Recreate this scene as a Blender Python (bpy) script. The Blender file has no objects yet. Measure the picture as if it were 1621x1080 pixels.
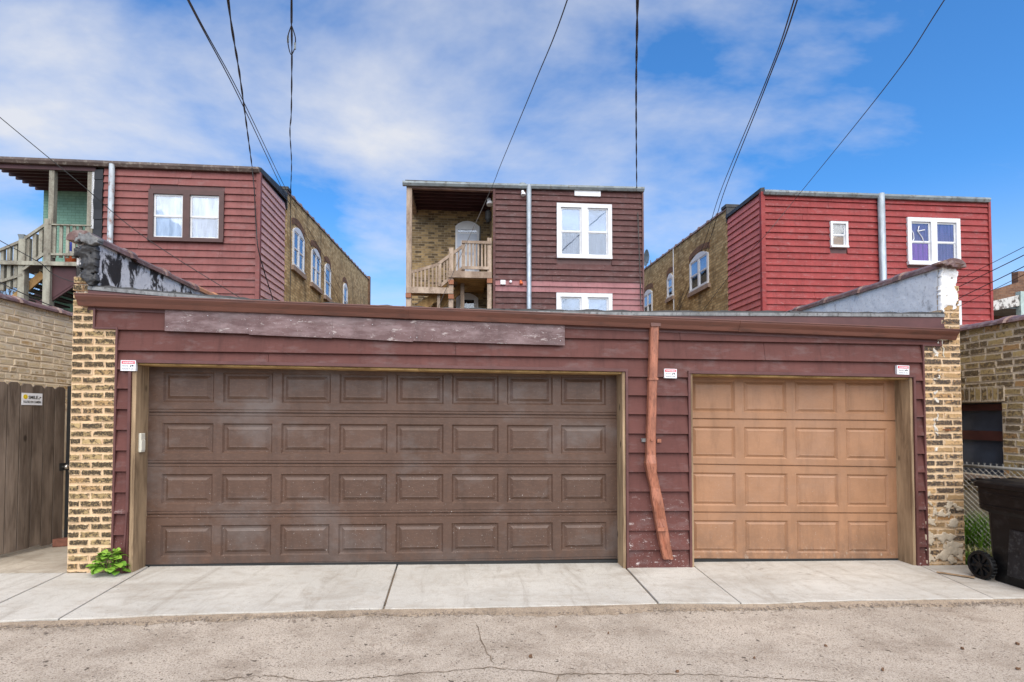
import bpy, bmesh, math, random
from mathutils import Vector, Matrix
R = math.radians
random.seed(7)
rnd = random.Random(11)

# ------------------------------------------------------------------ camera
scene = bpy.context.scene
FPX, HZ, PITCH, CXP, EYE = 870.0, 660.0, R(1.7), 810.5, 1.6      # solved from the photograph's vanishing points
CYP = HZ - FPX * math.tan(PITCH)
cam_d = bpy.data.cameras.new('camera')
cam = bpy.data.objects.new('camera', cam_d)
scene.collection.objects.link(cam)
cam_d.sensor_width = 36
cam_d.lens = FPX / 1621 * 36
cam_d.shift_y = (CYP - 540) / 1621
cam_d.clip_start, cam_d.clip_end = 0.05, 2000
cam.location = (0, 0, EYE)
cam.rotation_euler = (R(90) + PITCH, 0, 0)
scene.camera = cam

# ------------------------------------------------------------------ sky, sun, exposure
SUN_EL, SUN_AZ = R(50), R(170)          # azimuth from +Y, clockwise
world = bpy.data.worlds.new('World')
scene.world = world
world.use_nodes = True
wn = world.node_tree.nodes; wl = world.node_tree.links
wn.clear()
def W(t, **k):
    n = wn.new(t)
    for a, b in k.items(): setattr(n, a, b)
    return n
sky = W('ShaderNodeTexSky', sky_type='NISHITA', sun_disc=False, sun_elevation=SUN_EL, sun_rotation=SUN_AZ, air_density=1.0, dust_density=0.6, ozone_density=2.5)
tc = W('ShaderNodeTexCoord')
sep = W('ShaderNodeSeparateXYZ'); wl.new(tc.outputs['Generated'], sep.inputs[0])
zz = W('ShaderNodeMath', operation='ADD'); wl.new(sep.outputs[2], zz.inputs[0]); zz.inputs[1].default_value = 0.28
zm = W('ShaderNodeMath', operation='MAXIMUM'); wl.new(zz.outputs[0], zm.inputs[0]); zm.inputs[1].default_value = 0.12
dx = W('ShaderNodeMath', operation='DIVIDE'); wl.new(sep.outputs[0], dx.inputs[0]); wl.new(zm.outputs[0], dx.inputs[1])
dy = W('ShaderNodeMath', operation='DIVIDE'); wl.new(sep.outputs[1], dy.inputs[0]); wl.new(zm.outputs[0], dy.inputs[1])
cmb = W('ShaderNodeCombineXYZ'); wl.new(dx.outputs[0], cmb.inputs[0]); wl.new(dy.outputs[0], cmb.inputs[1])
mp = W('ShaderNodeMapping'); wl.new(cmb.outputs[0], mp.inputs[0])
mp.inputs['Location'].default_value = (0.2, 12.1, 0.0); mp.inputs['Scale'].default_value = (0.85, 1.25, 1); mp.inputs['Rotation'].default_value = (0, 0, R(-14))
cn = W('ShaderNodeTexNoise'); cn.inputs['Scale'].default_value = 1.15; cn.inputs['Detail'].default_value = 7; cn.inputs['Roughness'].default_value = 0.58; cn.inputs['Distortion'].default_value = 0.25
wl.new(mp.outputs[0], cn.inputs['Vector'])
cr = W('ShaderNodeValToRGB'); wl.new(cn.outputs[0], cr.inputs[0])
cr.color_ramp.elements[0].position = 0.47; cr.color_ramp.elements[0].color = (0, 0, 0, 1)
cr.color_ramp.elements[1].position = 0.71; cr.color_ramp.elements[1].color = (0.92, 0.92, 0.92, 1)
skm = W('ShaderNodeMix', data_type='RGBA', blend_type='MULTIPLY'); skm.inputs[0].default_value = 1.0
wl.new(sky.outputs[0], skm.inputs[6]); skm.inputs[7].default_value = (0.48, 1.04, 1.5, 1)
hzr = W('ShaderNodeMapRange', interpolation_type='SMOOTHSTEP'); wl.new(sep.outputs[2], hzr.inputs[0]); hzr.inputs[1].default_value = 0.02; hzr.inputs[2].default_value = 0.36; hzr.inputs[3].default_value = 0.0; hzr.inputs[4].default_value = 1.0
cf = W('ShaderNodeMix', data_type='FLOAT'); wl.new(hzr.outputs[0], cf.inputs[0]); cf.inputs[2].default_value = 0.6; wl.new(cr.outputs[0], cf.inputs[3])      # haze evens the cloud out towards the horizon
cld = W('ShaderNodeMix', data_type='RGBA'); wl.new(cf.outputs[0], cld.inputs[0]); wl.new(skm.outputs[2], cld.inputs[6]); cld.inputs[7].default_value = (5.3, 5.4, 5.7, 1)
bg = W('ShaderNodeBackground'); bg.inputs[1].default_value = 0.10; wl.new(cld.outputs[2], bg.inputs[0])
wo = W('ShaderNodeOutputWorld'); wl.new(bg.outputs[0], wo.inputs[0])

sl = bpy.data.lights.new('sun', 'SUN'); sl.energy = 3.5; sl.angle = R(84); sl.color = (1.0, 0.89, 0.72)
sun = bpy.data.objects.new('sun', sl); scene.collection.objects.link(sun)
sdir = Vector((math.sin(SUN_AZ) * math.cos(SUN_EL), math.cos(SUN_AZ) * math.cos(SUN_EL), math.sin(SUN_EL)))
sun.rotation_euler = sdir.to_track_quat('Z', 'Y').to_euler(); sun.location = (-6, -12, 16)
scene.view_settings.view_transform = 'Standard'; scene.view_settings.look = 'None'
scene.view_settings.gamma = 1; scene.view_settings.use_curve_mapping = False
scene.view_settings.exposure = 0.62
scene.render.engine = 'CYCLES'
scene.render.resolution_x, scene.render.resolution_y = 1024, 682

# ------------------------------------------------------------------ pixel helpers
def ray(u, v):
    x = (u - CXP) / FPX; y = (CYP - v) / FPX; s, c = math.sin(PITCH), math.cos(PITCH)
    return (x, c - s * y, s + c * y)
class Frame:
    """A plane-aligned local frame: x along a wall, y into it, z up."""
    def __init__(s, o, th): s.o = o; s.th = th; s.c = math.cos(th); s.s = math.sin(th)
    def loc(s, X, Y): a = X - s.o[0]; b = Y - s.o[1]; return (a * s.c + b * s.s, -a * s.s + b * s.c)
    def wor(s, x, y, z=0): return Vector((s.o[0] + x * s.c - y * s.s, s.o[1] + x * s.s + y * s.c, z))
    def _r(s, u, v):
        d = ray(u, v); return s.loc(0, 0), (d[0] * s.c + d[1] * s.s, -d[0] * s.s + d[1] * s.c, d[2])
    def px(s, u, v, y=0.0):
        p, d = s._r(u, v); t = (y - p[1]) / d[1]; return (p[0] + t * d[0], EYE + t * d[2])
    def pxx(s, u, v, x=0.0):
        p, d = s._r(u, v); t = (x - p[0]) / d[0]; return (p[1] + t * d[1], EYE + t * d[2])
TH = math.atan(0.085)
def frame_at(Y, u):
    d = ray(u, HZ); t = Y / d[1]; return Frame((t * d[0], Y), TH)
G = Frame((0, 6.06), TH)
GA, GB = -0.055, -0.014
def zg(X): return GA + GB * max(-30, min(30, X))
def gpx(u, v):
    d = ray(u, v); t = (GA - EYE) / (d[2] - GB * d[0]); return Vector((t * d[0], t * d[1], EYE + t * d[2]))
def at(u, v, Y):
    d = ray(u, v); t = Y / d[1]; return Vector((t * d[0], Y, EYE + t * d[2]))

# ------------------------------------------------------------------ mesh helpers
COL = scene.collection
class MB:
    def __init__(s): s.v = []; s.f = []
    def pts(s, ps, fs):
        o = len(s.v); s.v += [tuple(p) for p in ps]; s.f += [tuple(o + i for i in f) for f in fs]; return s
    def hexa(s, p): return s.pts(p, [(0, 1, 2, 3), (4, 7, 6, 5), (0, 4, 5, 1), (1, 5, 6, 2), (2, 6, 7, 3), (3, 7, 4, 0)])
    def box(s, x0, x1, y0, y1, z0, z1):
        return s.hexa([(x0, y0, z0), (x1, y0, z0), (x1, y1, z0), (x0, y1, z0), (x0, y0, z1), (x1, y0, z1), (x1, y1, z1), (x0, y1, z1)])
    def prism(s, a, b):
        n = len(a)
        return s.pts(list(a) + list(b), [tuple(range(n)), tuple(range(2 * n - 1, n - 1, -1))] + [(i, (i + 1) % n, n + (i + 1) % n, n + i) for i in range(n)])
    def bar(s, a, b, w, t, up=(0, 0, 1)):
        a = Vector(a); b = Vector(b); d = (b - a).normalized(); up = Vector(up)
        if abs(d.dot(up)) > 0.98: up = Vector((0, 1, 0))
        sd = d.cross(up).normalized() * w / 2; u2 = sd.cross(d).normalized() * t / 2
        return s.hexa([a - sd - u2, a + sd - u2, a + sd + u2, a - sd + u2, b - sd - u2, b + sd - u2, b + sd + u2, b - sd + u2])
    def tube(s, ps, r, n=6, cap=True):
        ps = [Vector(p) for p in ps]; rs = r if isinstance(r, (list, tuple)) else [r] * len(ps); o = len(s.v); up = None
        for i, p in enumerate(ps):
            d = (ps[min(i + 1, len(ps) - 1)] - ps[max(i - 1, 0)]).normalized()
            if up is None: up = Vector((0, 0, 1)) if abs(d.z) < 0.9 else Vector((1, 0, 0))
            a = d.cross(up).normalized(); b = a.cross(d).normalized(); up = b
            for k in range(n):
                q = 2 * math.pi * k / n; s.v.append(tuple(p + (a * math.cos(q) + b * math.sin(q)) * rs[i]))
        for i in range(len(ps) - 1):
            for k in range(n): s.f.append((o + i * n + k, o + i * n + (k + 1) % n, o + (i + 1) * n + (k + 1) % n, o + (i + 1) * n + k))
        if cap: s.f.append(tuple(range(o + n - 1, o - 1, -1))); s.f.append(tuple(range(o + (len(ps) - 1) * n, o + len(ps) * n)))
        return s
    def mesh(s, name, mat, smooth=False):
        me = bpy.data.meshes.new(name); me.from_pydata(s.v, [], s.f)
        bm = bmesh.new(); bm.from_mesh(me); bmesh.ops.recalc_face_normals(bm, faces=bm.faces); bm.to_mesh(me); bm.free()
        if mat: me.materials.append(mat)
        if smooth:
            for p in me.polygons: p.use_smooth = True
        return me
    def build(s, name, mat, parent=None, smooth=False, bevel=0):
        o = link(name, s.mesh(name, mat, smooth), parent)
        if bevel:
            m = o.modifiers.new('bevel', 'BEVEL'); m.width = bevel; m.segments = 2; m.limit_method = 'ANGLE'
        return o
def link(name, me, parent=None, loc=None):
    o = bpy.data.objects.new(name, me); COL.objects.link(o)
    if parent: o.parent = parent
    if loc is not None: o.location = loc
    return o
def tag(o, label, cat, group=None, kind=None):
    o['label'] = label; o['category'] = cat
    if group: o['group'] = group
    if kind: o['kind'] = kind
    return o
def thing(name, label, cat, fr=None, loc=(0, 0, 0), rz=0, group=None):
    o = bpy.data.objects.new(name, None); COL.objects.link(o)
    o.location = (fr.o[0], fr.o[1], 0) if fr else loc
    o.rotation_euler = (0, 0, fr.th if fr else rz)
    o.empty_display_size = 0.2
    return tag(o, label, cat, group)
def structure(o): o['kind'] = 'structure'; return o

# ------------------------------------------------------------------ materials
class NT:
    def __init__(s, name):
        s.m = bpy.data.materials.new(name); s.m.use_nodes = True; s.t = s.m.node_tree; s.p = s.t.nodes['Principled BSDF']
    def n(s, t, **k):
        x = s.t.nodes.new(t)
        for a, b in k.items(): setattr(x, a, b)
        return x
    def l(s, a, b): s.t.links.new(a, b)
    def vec(s, scale=(1, 1, 1), randomise=False, rot=(0, 0, 0)):
        tc = s.n('ShaderNodeTexCoord'); mp = s.n('ShaderNodeMapping'); mp.inputs['Scale'].default_value = scale; mp.inputs['Rotation'].default_value = rot
        if randomise:
            oi = s.n('ShaderNodeObjectInfo'); mm = s.n('ShaderNodeMath', operation='MULTIPLY'); s.l(oi.outputs['Random'], mm.inputs[0]); mm.inputs[1].default_value = 57.0
            va = s.n('ShaderNodeVectorMath', operation='ADD'); s.l(tc.outputs['Object'], va.inputs[0]); s.l(mm.outputs[0], va.inputs[1]); s.l(va.outputs[0], mp.inputs[0])
        else: s.l(tc.outputs['Object'], mp.inputs[0])
        return mp.outputs[0]
    def noise(s, vec, scale, detail=4, rough=0.55, dist=0.0):
        x = s.n('ShaderNodeTexNoise'); s.l(vec, x.inputs['Vector']); x.inputs['Scale'].default_value = scale; x.inputs['Detail'].default_value = detail
        x.inputs['Roughness'].default_value = rough; x.inputs['Distortion'].default_value = dist; return x.outputs[0]
    def ramp(s, fac, stops):
        x = s.n('ShaderNodeValToRGB'); s.l(fac, x.inputs[0]); e = x.color_ramp.elements
        while len(e) > len(stops): e.remove(e[-1])
        while len(e) < len(stops): e.new(0.5)
        for el, (p, c) in zip(e, stops):
            el.position = p; el.color = (c, c, c, 1) if isinstance(c, (int, float)) else (*c, 1)
        return x.outputs[0]
    def mix(s, fac, a, b, mode='MIX'):
        x = s.n('ShaderNodeMix', data_type='RGBA', blend_type=mode)
        for sock, val in ((x.inputs[0], fac), (x.inputs[6], a), (x.inputs[7], b)):
            if isinstance(val, (int, float)): sock.default_value = val
            elif isinstance(val, tuple): sock.default_value = (*val, 1)
            else: s.l(val, sock)
        return x.outputs[2]
    def math(s, op, a, b):
        x = s.n('ShaderNodeMath', operation=op)
        for sock, val in ((x.inputs[0], a), (x.inputs[1], b)):
            if isinstance(val, (int, float)): sock.default_value = val
            else: s.l(val, sock)
        return x.outputs[0]
    def bump(s, h, strength=0.4, dist=0.01, prev=None):
        x = s.n('ShaderNodeBump'); x.inputs['Strength'].default_value = strength; x.inputs['Distance'].default_value = dist; s.l(h, x.inputs['Height'])
        if prev is not None: s.l(prev, x.inputs['Normal'])
        return x.outputs[0]
    def out(s, col=None, rough=0.6, nrm=None, spec=0.4, metal=0.0):
        if isinstance(col, tuple): s.p.inputs['Base Color'].default_value = (*col, 1)
        elif col is not None: s.l(col, s.p.inputs['Base Color'])
        if isinstance(rough, (int, float)): s.p.inputs['Roughness'].default_value = rough
        else: s.l(rough, s.p.inputs['Roughness'])
        s.p.inputs['Specular IOR Level'].default_value = spec; s.p.inputs['Metallic'].default_value = metal
        if nrm is not None: s.l(nrm, s.p.inputs['Normal'])
        return s.m
def sc(c, k): return tuple(min(1, x * k) for x in c)
def plain(name, c, rough=0.6, var=0.25, scale=6, spec=0.4, metal=0.0, bump=0.0, bscale=40, stretch=(1, 1, 1), dirt=None):
    t = NT(name); v = t.vec(stretch)
    n = t.noise(v, scale, 5)
    col = t.mix(t.ramp(n, [(0.3, 0.0), (0.72, 1.0)]), sc(c, 1 - var), sc(c, 1 + var))
    if dirt: col = t.mix(t.ramp(t.noise(v, scale * 2.7, 6, 0.65), [(0.52, 0.0), (0.66, 0.85)]), col, dirt)
    b = t.bump(t.noise(v, bscale, 4), bump, 0.004) if bump else None
    return t.out(col, rough, b, spec, metal)
def siding_mat(name, c, spec=0.4, rough=0.5, specks=0.0, grain=0.3, zlow=None, fade=None):
    t = NT(name); v = t.vec((1, 1, 1)); oi = t.n('ShaderNodeObjectInfo')
    base = t.mix(t.ramp(t.noise(v, 1.7, 5), [(0.3, 0.0), (0.7, 1.0)]), sc(c, 0.8), sc(c, 1.14))
    base = t.mix(t.math('MULTIPLY', oi.outputs['Random'], 0.28), base, sc(c, 0.62))
    gv = t.vec((2.5, 2.5, 95)); g = t.noise(gv, 3.0, 4, 0.6)
    base = t.mix(t.math('MULTIPLY', t.ramp(g, [(0.35, 1.0), (0.6, 0.0)]), 0.28), base, sc(c, 0.55))
    st = t.noise(t.vec((7, 7, 0.55)), 2.0, 6, 0.66)
    base = t.mix(t.ramp(st, [(0.5, 0.0), (0.74, 0.55)]), base, sc(c, 0.45))
    base = t.mix(t.ramp(t.noise(t.vec((1.3, 1.3, 3.5)), 1.9, 6, 0.7), [(0.52, 0.0), (0.78, 0.45)]), base, tuple(0.5 * x + 0.16 for x in c))
    if fade: base = t.mix(t.ramp(t.noise(t.vec((1.2, 1.2, 4)), 3.0, 6, 0.65), [(0.45, 0.0), (0.75, 0.7)]), base, fade)
    if specks:
        k = t.ramp(t.noise(v, 95, 2, 0.5), [(0.69, 0.0), (0.72, 1.0)])
        sm = t.ramp(t.noise(t.vec((3.2, 3.2, 9), rot=(0, R(25), 0)), 2.2, 7, 0.72), [(0.60, 0.0), (0.645, 0.9)])
        if zlow is not None:
            sx = t.n('ShaderNodeSeparateXYZ'); tcn = t.n('ShaderNodeTexCoord'); t.l(tcn.outputs['Object'], sx.inputs[0])
            mr = t.n('ShaderNodeMapRange'); t.l(sx.outputs[2], mr.inputs[0]); mr.inputs[1].default_value = zlow; mr.inputs[2].default_value = -0.1; mr.inputs[3].default_value = 0.0; mr.inputs[4].default_value = 1.0
            k = t.math('MULTIPLY', k, mr.outputs[0]); sm = t.math('MULTIPLY', sm, mr.outputs[0])
        base = t.mix(t.math('MULTIPLY', k, specks), base, (0.62, 0.58, 0.54))
        base = t.mix(t.math('MULTIPLY', sm, specks), base, (0.62, 0.55, 0.52))
    return t.out(base, rough, t.bump(t.noise(t.vec((1.2, 1.2, 2.5)), 1.6, 3), 0.25, 0.03, t.bump(g, grain, 0.002)), spec)
def brick_mat(name, tan, dark, bias, extra=(0.42, 0.2, 0.08), whitewash=0.0, mortar=(0.62, 0.45, 0.29), rag=0.2):
    """single bricks: a dark fired skin worn through to the clay, different on each brick"""
    t = NT(name); v = t.vec((1, 1, 1), True); oi = t.n('ShaderNodeObjectInfo')
    clay = t.mix(oi.outputs['Random'], tan, sc(tan, 0.7))
    r2 = t.math('FRACT', t.math('MULTIPLY', oi.outputs['Random'], 13.7), 0.0)
    clay = t.mix(t.ramp(r2, [(0.84, 0.0), (0.9, 0.8)]), clay, extra)
    n = t.noise(v, 24, 8, 0.72, 0.6)
    r3 = t.math('FRACT', t.math('MULTIPLY', oi.outputs['Random'], 5.3), 0.0)
    th = t.math('ADD', n, t.math('MULTIPLY', t.math('SUBTRACT', r3, 0.5), 0.26))
    col = t.mix(t.ramp(t.math('ADD', th, bias), [(0.43, 0.0), (0.53, 0.97)]), clay, dark)
    col = t.mix(t.ramp(t.noise(v, 75, 4, 0.7), [(0.5, 0.0), (0.72, 0.75)]), col, sc(tan, 1.25))
    if whitewash: col = t.mix(t.ramp(t.noise(v, 9, 6, 0.7), [(0.5, 0.0), (0.68, whitewash)]), col, (0.78, 0.69, 0.56))
    tg = t.n('ShaderNodeTexCoord'); sg = t.n('ShaderNodeSeparateXYZ'); t.l(tg.outputs['Generated'], sg.inputs[0])
    ex = t.math('MULTIPLY', t.math('MINIMUM', sg.outputs[0], t.math('SUBTRACT', 1.0, sg.outputs[0])), 2.6); ez = t.math('MINIMUM', sg.outputs[2], t.math('SUBTRACT', 1.0, sg.outputs[2]))
    ed = t.math('ADD', t.math('MINIMUM', ex, ez), t.math('MULTIPLY', t.math('SUBTRACT', t.noise(v, 34, 5, 0.7), 0.5), 0.75))
    col = t.mix(t.ramp(ed, [(max(0, rag - .06), 1.0), (rag + .06, 0.0)]), col, mortar)         # pointing smeared over the arrises
    b = t.bump(t.noise(v, 55, 6, 0.7), 0.8, 0.006)
    return t.out(col, 0.9, b, 0.15)
def brickwall_mat(name, c1, c2, mortar, bw=0.21, bh=0.075, swap=False, stain=True):
    """brickwork too far away to tell the single bricks apart"""
    t = NT(name); tcn = t.n('ShaderNodeTexCoord'); sx = t.n('ShaderNodeSeparateXYZ'); t.l(tcn.outputs['Object'], sx.inputs[0])
    cb = t.n('ShaderNodeCombineXYZ'); t.l(sx.outputs[1 if swap else 0], cb.inputs[0]); t.l(sx.outputs[2], cb.inputs[1])
    br = t.n('ShaderNodeTexBrick'); t.l(cb.outputs[0], br.inputs['Vector']); br.inputs['Scale'].default_value = 1
    br.inputs['Brick Width'].default_value = bw; br.inputs['Row Height'].default_value = bh; br.inputs['Mortar Size'].default_value = 0.009; br.inputs['Bias'].default_value = -0.1
    br.inputs['Color1'].default_value = (*c1, 1); br.inputs['Color2'].default_value = (*c2, 1); br.inputs['Mortar'].default_value = (*mortar, 1); br.inputs['Mortar Smooth'].default_value = 0.2
    col = br.outputs[0]
    v = t.vec((1, 1, 1))
    col = t.mix(t.ramp(t.noise(v, 7, 6, 0.7), [(0.45, 0.0), (0.75, 0.55)]), col, sc(c2, 0.5))
    if stain: col = t.mix(t.ramp(t.noise(t.vec((0.5, 0.5, 0.22)), 2.0, 6, 0.62), [(0.5, 0.0), (0.72, 0.72)]), col, (0.07, 0.055, 0.04))
    b = t.bump(br.outputs[1], -0.6, 0.008); b = t.bump(t.noise(v, 30, 5, 0.7), 0.4, 0.01, b)
    return t.out(col, 0.9, b, 0.15)
def wood_mat(name, c, c2, stretch=(14, 14, 1.2), rough=0.8, knots=False):
    t = NT(name); v = t.vec(stretch, True)
    n = t.noise(v, 2.2, 6, 0.62, 1.2)
    col = t.mix(t.ramp(n, [(0.3, 0.0), (0.68, 1.0)]), c2, c)
    fine = t.noise(t.vec((stretch[0] * 6, stretch[1] * 6, stretch[2] * 1.5), True), 3, 3, 0.6)
    col = t.mix(t.math('MULTIPLY', t.ramp(fine, [(0.35, 1.0), (0.55, 0.0)]), 0.4), col, sc(c2, 0.45))
    oi = t.n('ShaderNodeObjectInfo'); col = t.mix(t.math('MULTIPLY', oi.outputs['Random'], 0.5), col, sc(c2, 0.8))
    col = t.mix(t.ramp(t.noise(t.vec((2, 2, .5), True), 2.0, 4), [(0.45, 0.0), (0.7, 0.6)]), col, sc(c, 1.35))
    if knots:
        vo = t.n('ShaderNodeTexVoronoi'); t.l(t.vec((5, 5, 2.4), True), vo.inputs['Vector']); vo.inputs['Scale'].default_value = 1.0
        col = t.mix(t.ramp(vo.outputs['Distance'], [(0.06, 0.9), (0.13, 0.0)]), col, sc(c2, 0.35))
    return t.out(col, rough, t.bump(fine, 0.5, 0.003), 0.25)

m_siding = siding_mat('garage_siding_paint', (0.132, 0.049, 0.041), 0.2, 0.6, specks=1.0, grain=0.55, zlow=0.85)
m_faded = siding_mat('faded_siding_paint', (0.15, 0.082, 0.08), 0.4, 0.5, specks=0.5, grain=0.6, fade=(0.36, 0.26, 0.26))
m_trim = plain('brown_trim_metal', (0.115, 0.045, 0.04), 0.45, 0.2, 5)
m_gutter = plain('brown_gutter_metal', (0.15, 0.058, 0.04), 0.38, 0.18, 2.0, spec=0.5, stretch=(0.6, 3, 3), dirt=(0.09, 0.04, 0.03))
m_spout = plain('copper_brown_spout', (0.35, 0.135, 0.08), 0.45, 0.3, 6, spec=0.4, bump=0.3, bscale=14, stretch=(4, 4, 1), dirt=(0.16, 0.06, 0.04))
m_tar = plain('roof_tar', (0.035, 0.034, 0.035), 0.55, 0.5, 5, bump=0.8, bscale=16)
m_roofing = plain('roll_roofing', (0.07, 0.068, 0.065), 0.85, 0.4, 4, bump=0.4, bscale=60)
m_flash = plain('galvanised_flashing', (0.19, 0.19, 0.19), 0.5, 0.4, 5, metal=0.15, stretch=(2, 2, 1), dirt=(0.05, 0.045, 0.04))
m_galv = plain('galvanised_spout', (0.33, 0.38, 0.43), 0.42, 0.22, 3.5, metal=0.35, stretch=(3, 3, 1))
m_rusty = plain('rusty_spout', (0.34, 0.38, 0.42), 0.5, 0.2, 2.2, metal=0.2, stretch=(2, 2, 1), dirt=(0.16, 0.06, 0.03))
m_gutgrey = plain('weathered_grey_gutter', (0.24, 0.27, 0.28), 0.5, 0.3, 2.5, metal=0.2, dirt=(0.12, 0.1, 0.08))
m_gutdark = plain('weathered_brown_gutter', (0.10, 0.07, 0.06), 0.5, 0.35, 2.5, dirt=(0.28, 0.24, 0.2))
m_mortar = plain('lime_mortar', (0.66, 0.47, 0.29), 0.95, 0.18, 9, bump=0.6, bscale=45, spec=0.1)
m_mortar2 = plain('grey_mortar', (0.56, 0.46, 0.34), 0.95, 0.2, 9, bump=0.6, bscale=45, spec=0.1)
m_brick_l = brick_mat('pier_brick_dark', (0.44, 0.31, 0.15), (0.05, 0.038, 0.028), 0.075, (0.40, 0.24, 0.11), mortar=(0.64, 0.46, 0.29), rag=0.11)
m_brick_r = brick_mat('pier_brick_tan', (0.50, 0.32, 0.16), (0.05, 0.042, 0.04), 0.0, (0.46, 0.23, 0.09), mortar=(0.62, 0.47, 0.32), rag=0.09)
m_brick_n = brick_mat('yellow_common_brick', (0.43, 0.31, 0.14), (0.10, 0.07, 0.045), 0.0, (0.36, 0.19, 0.08), mortar=(0.54, 0.44, 0.32), rag=0.10)
m_brick_w = brick_mat('limewashed_brick', (0.80, 0.62, 0.38), (0.38, 0.25, 0.12), -0.13, (0.5, 0.3, 0.12), whitewash=0.85, mortar=(0.76, 0.62, 0.44), rag=0.24)
def coat(name, white, streaks, lo, hi):
    t = NT(name); v = t.vec((1, 1, 1))
    n = t.noise(t.vec((1.6, 1.6, 1.0), rot=(R(20), 0, 0)), 3.2, 8, 0.68, 0.5)
    col = t.mix(t.ramp(n, [(lo, 0.0), (hi, 1.0)]), white, streaks)
    col = t.mix(t.ramp(t.noise(v, 24, 5, 0.7), [(0.55, 0.0), (0.75, 0.6)]), col, sc(streaks, 1.8))
    return t.out(col, 0.6, t.bump(t.noise(v, 5, 3, 0.5), 0.7, 0.03), 0.3)
m_coat_l = coat('peeling_roof_coating', (0.74, 0.70, 0.68), (0.035, 0.03, 0.028), 0.50, 0.56)
m_coat_r = coat('silver_roof_coating', (0.86, 0.85, 0.84), (0.14, 0.12, 0.11), 0.58, 0.74)
m_tile = plain('glazed_clay_coping', (0.15, 0.075, 0.058), 0.35, 0.5, 5, spec=0.5, bump=0.4, bscale=20, dirt=(0.25, 0.19, 0.17))
m_tile_o = plain('orange_clay_coping', (0.42, 0.18, 0.08), 0.45, 0.3, 5)
def door_mat(name, c, speck, dust, low):
    t = NT(name); v = t.vec((1, 1, 1))
    col = t.mix(t.ramp(t.noise(v, 2.2, 5), [(0.3, 0.0), (0.7, 1.0)]), sc(c, 0.86), sc(c, 1.12))
    col = t.mix(t.ramp(t.noise(t.vec((1, 1, 3)), 22, 6, 0.75), [(0.5, 0.0), (0.72, dust)]), col, sc(c, 1.9))
    sx = t.n('ShaderNodeSeparateXYZ'); tcn = t.n('ShaderNodeTexCoord'); t.l(tcn.outputs['Object'], sx.inputs[0])
    mr = t.n('ShaderNodeMapRange'); t.l(sx.outputs[2], mr.inputs[0]); mr.inputs[1].default_value = 1.5; mr.inputs[2].default_value = 0.1; mr.inputs[3].default_value = 0.12; mr.inputs[4].default_value = 1.0
    k = t.math('MULTIPLY', t.ramp(t.noise(v, 70, 2, 0.5), [(0.705, 0.0), (0.73, 1.0)]), mr.outputs[0])
    col = t.mix(t.math('MULTIPLY', k, speck), col, (0.6, 0.56, 0.52))
    if low:
        mr2 = t.n('ShaderNodeMapRange'); t.l(sx.outputs[2], mr2.inputs[0]); mr2.inputs[1].default_value = 0.10; mr2.inputs[2].default_value = -0.08; mr2.inputs[3].default_value = 0.0; mr2.inputs[4].default_value = 1.0
        s2 = t.math('MULTIPLY', t.ramp(t.noise(t.vec((5, 5, 3)), 4, 7, 0.7), [(0.56, 0.0), (0.66, 1.0)]), mr2.outputs[0])
        col = t.mix(s2, col, (0.6, 0.53, 0.44))
    col = t.mix(t.ramp(t.noise(t.vec((5, 5, 0.8)), 1.7, 7, 0.7), [(0.5, 0.0), (0.75, 0.5)]), col, sc(c, 0.5))
    col = t.mix(t.ramp(t.noise(t.vec((1, 1, 1.4)), 1.3, 6, 0.66), [(0.5, 0.0), (0.72, dust + .1)]), col, tuple(0.6 * x + 0.11 for x in c))
    mr3 = t.n('ShaderNodeMapRange'); t.l(sx.outputs[2], mr3.inputs[0]); mr3.inputs[1].default_value = 0.45; mr3.inputs[2].default_value = -0.05; mr3.inputs[3].default_value = 0.0; mr3.inputs[4].default_value = 0.8
    col = t.mix(t.math('MULTIPLY', t.ramp(t.noise(t.vec((3, 3, 2)), 2.4, 7, 0.7), [(0.36, 0.0), (0.6, 1.0)]), mr3.outputs[0]), col, tuple(0.5 * x + 0.02 for x in c))
    b = t.bump(t.noise(t.vec((2, 2, 60)), 3, 3), 0.12, 0.002); b = t.bump(t.noise(v, 2.2, 4, 0.6), 0.35, 0.03, b)
    return t.out(col, 0.45, b, 0.4)
m_door_b = door_mat('brown_door_paint', (0.096, 0.053, 0.036), 0.85, 0.5, False)
m_door_t = door_mat('tan_door_paint', (0.345, 0.18, 0.097), 0.5, 0.12, True)
m_seal = plain('black_rubber', (0.02, 0.02, 0.02), 0.7)
m_jamb = wood_mat('bare_jamb_timber', (0.43, 0.305, 0.185), (0.15, 0.095, 0.055), (7, 7, 0.6), knots=True)
m_jamb_y = wood_mat('fresh_stop_timber', (0.55, 0.37, 0.16), (0.25, 0.14, 0.05), (0.9, 9, 9))
m_fence = wood_mat('weathered_cedar', (0.24, 0.185, 0.145), (0.085, 0.06, 0.045), (9, 9, 0.7), knots=True)
m_deck = wood_mat('grey_treated_timber', (0.47, 0.365, 0.28), (0.25, 0.17, 0.12), (4, 4, 4))
m_deck_y = wood_mat('yellow_treated_timber', (0.50, 0.32, 0.13), (0.28, 0.15, 0.06), (4, 4, 4))
m_deck_g = wood_mat('old_green_grey_timber', (0.36, 0.35, 0.28), (0.18, 0.15, 0.12), (4, 4, 4))
m_maroon = plain('maroon_ceiling_paint', (0.065, 0.024, 0.026), 0.6, 0.25, 3)
m_white = plain('white_window_paint', (0.72, 0.72, 0.73), 0.45, 0.07, 4)
m_plate = plain('white_sign_plate', (0.78, 0.78, 0.80), 0.4, 0.04, 8)
m_red = plain('sign_red', (0.62, 0.03, 0.06), 0.45, 0.06)
m_black = plain('black_ink', (0.012, 0.012, 0.012), 0.5, 0.1)
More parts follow.
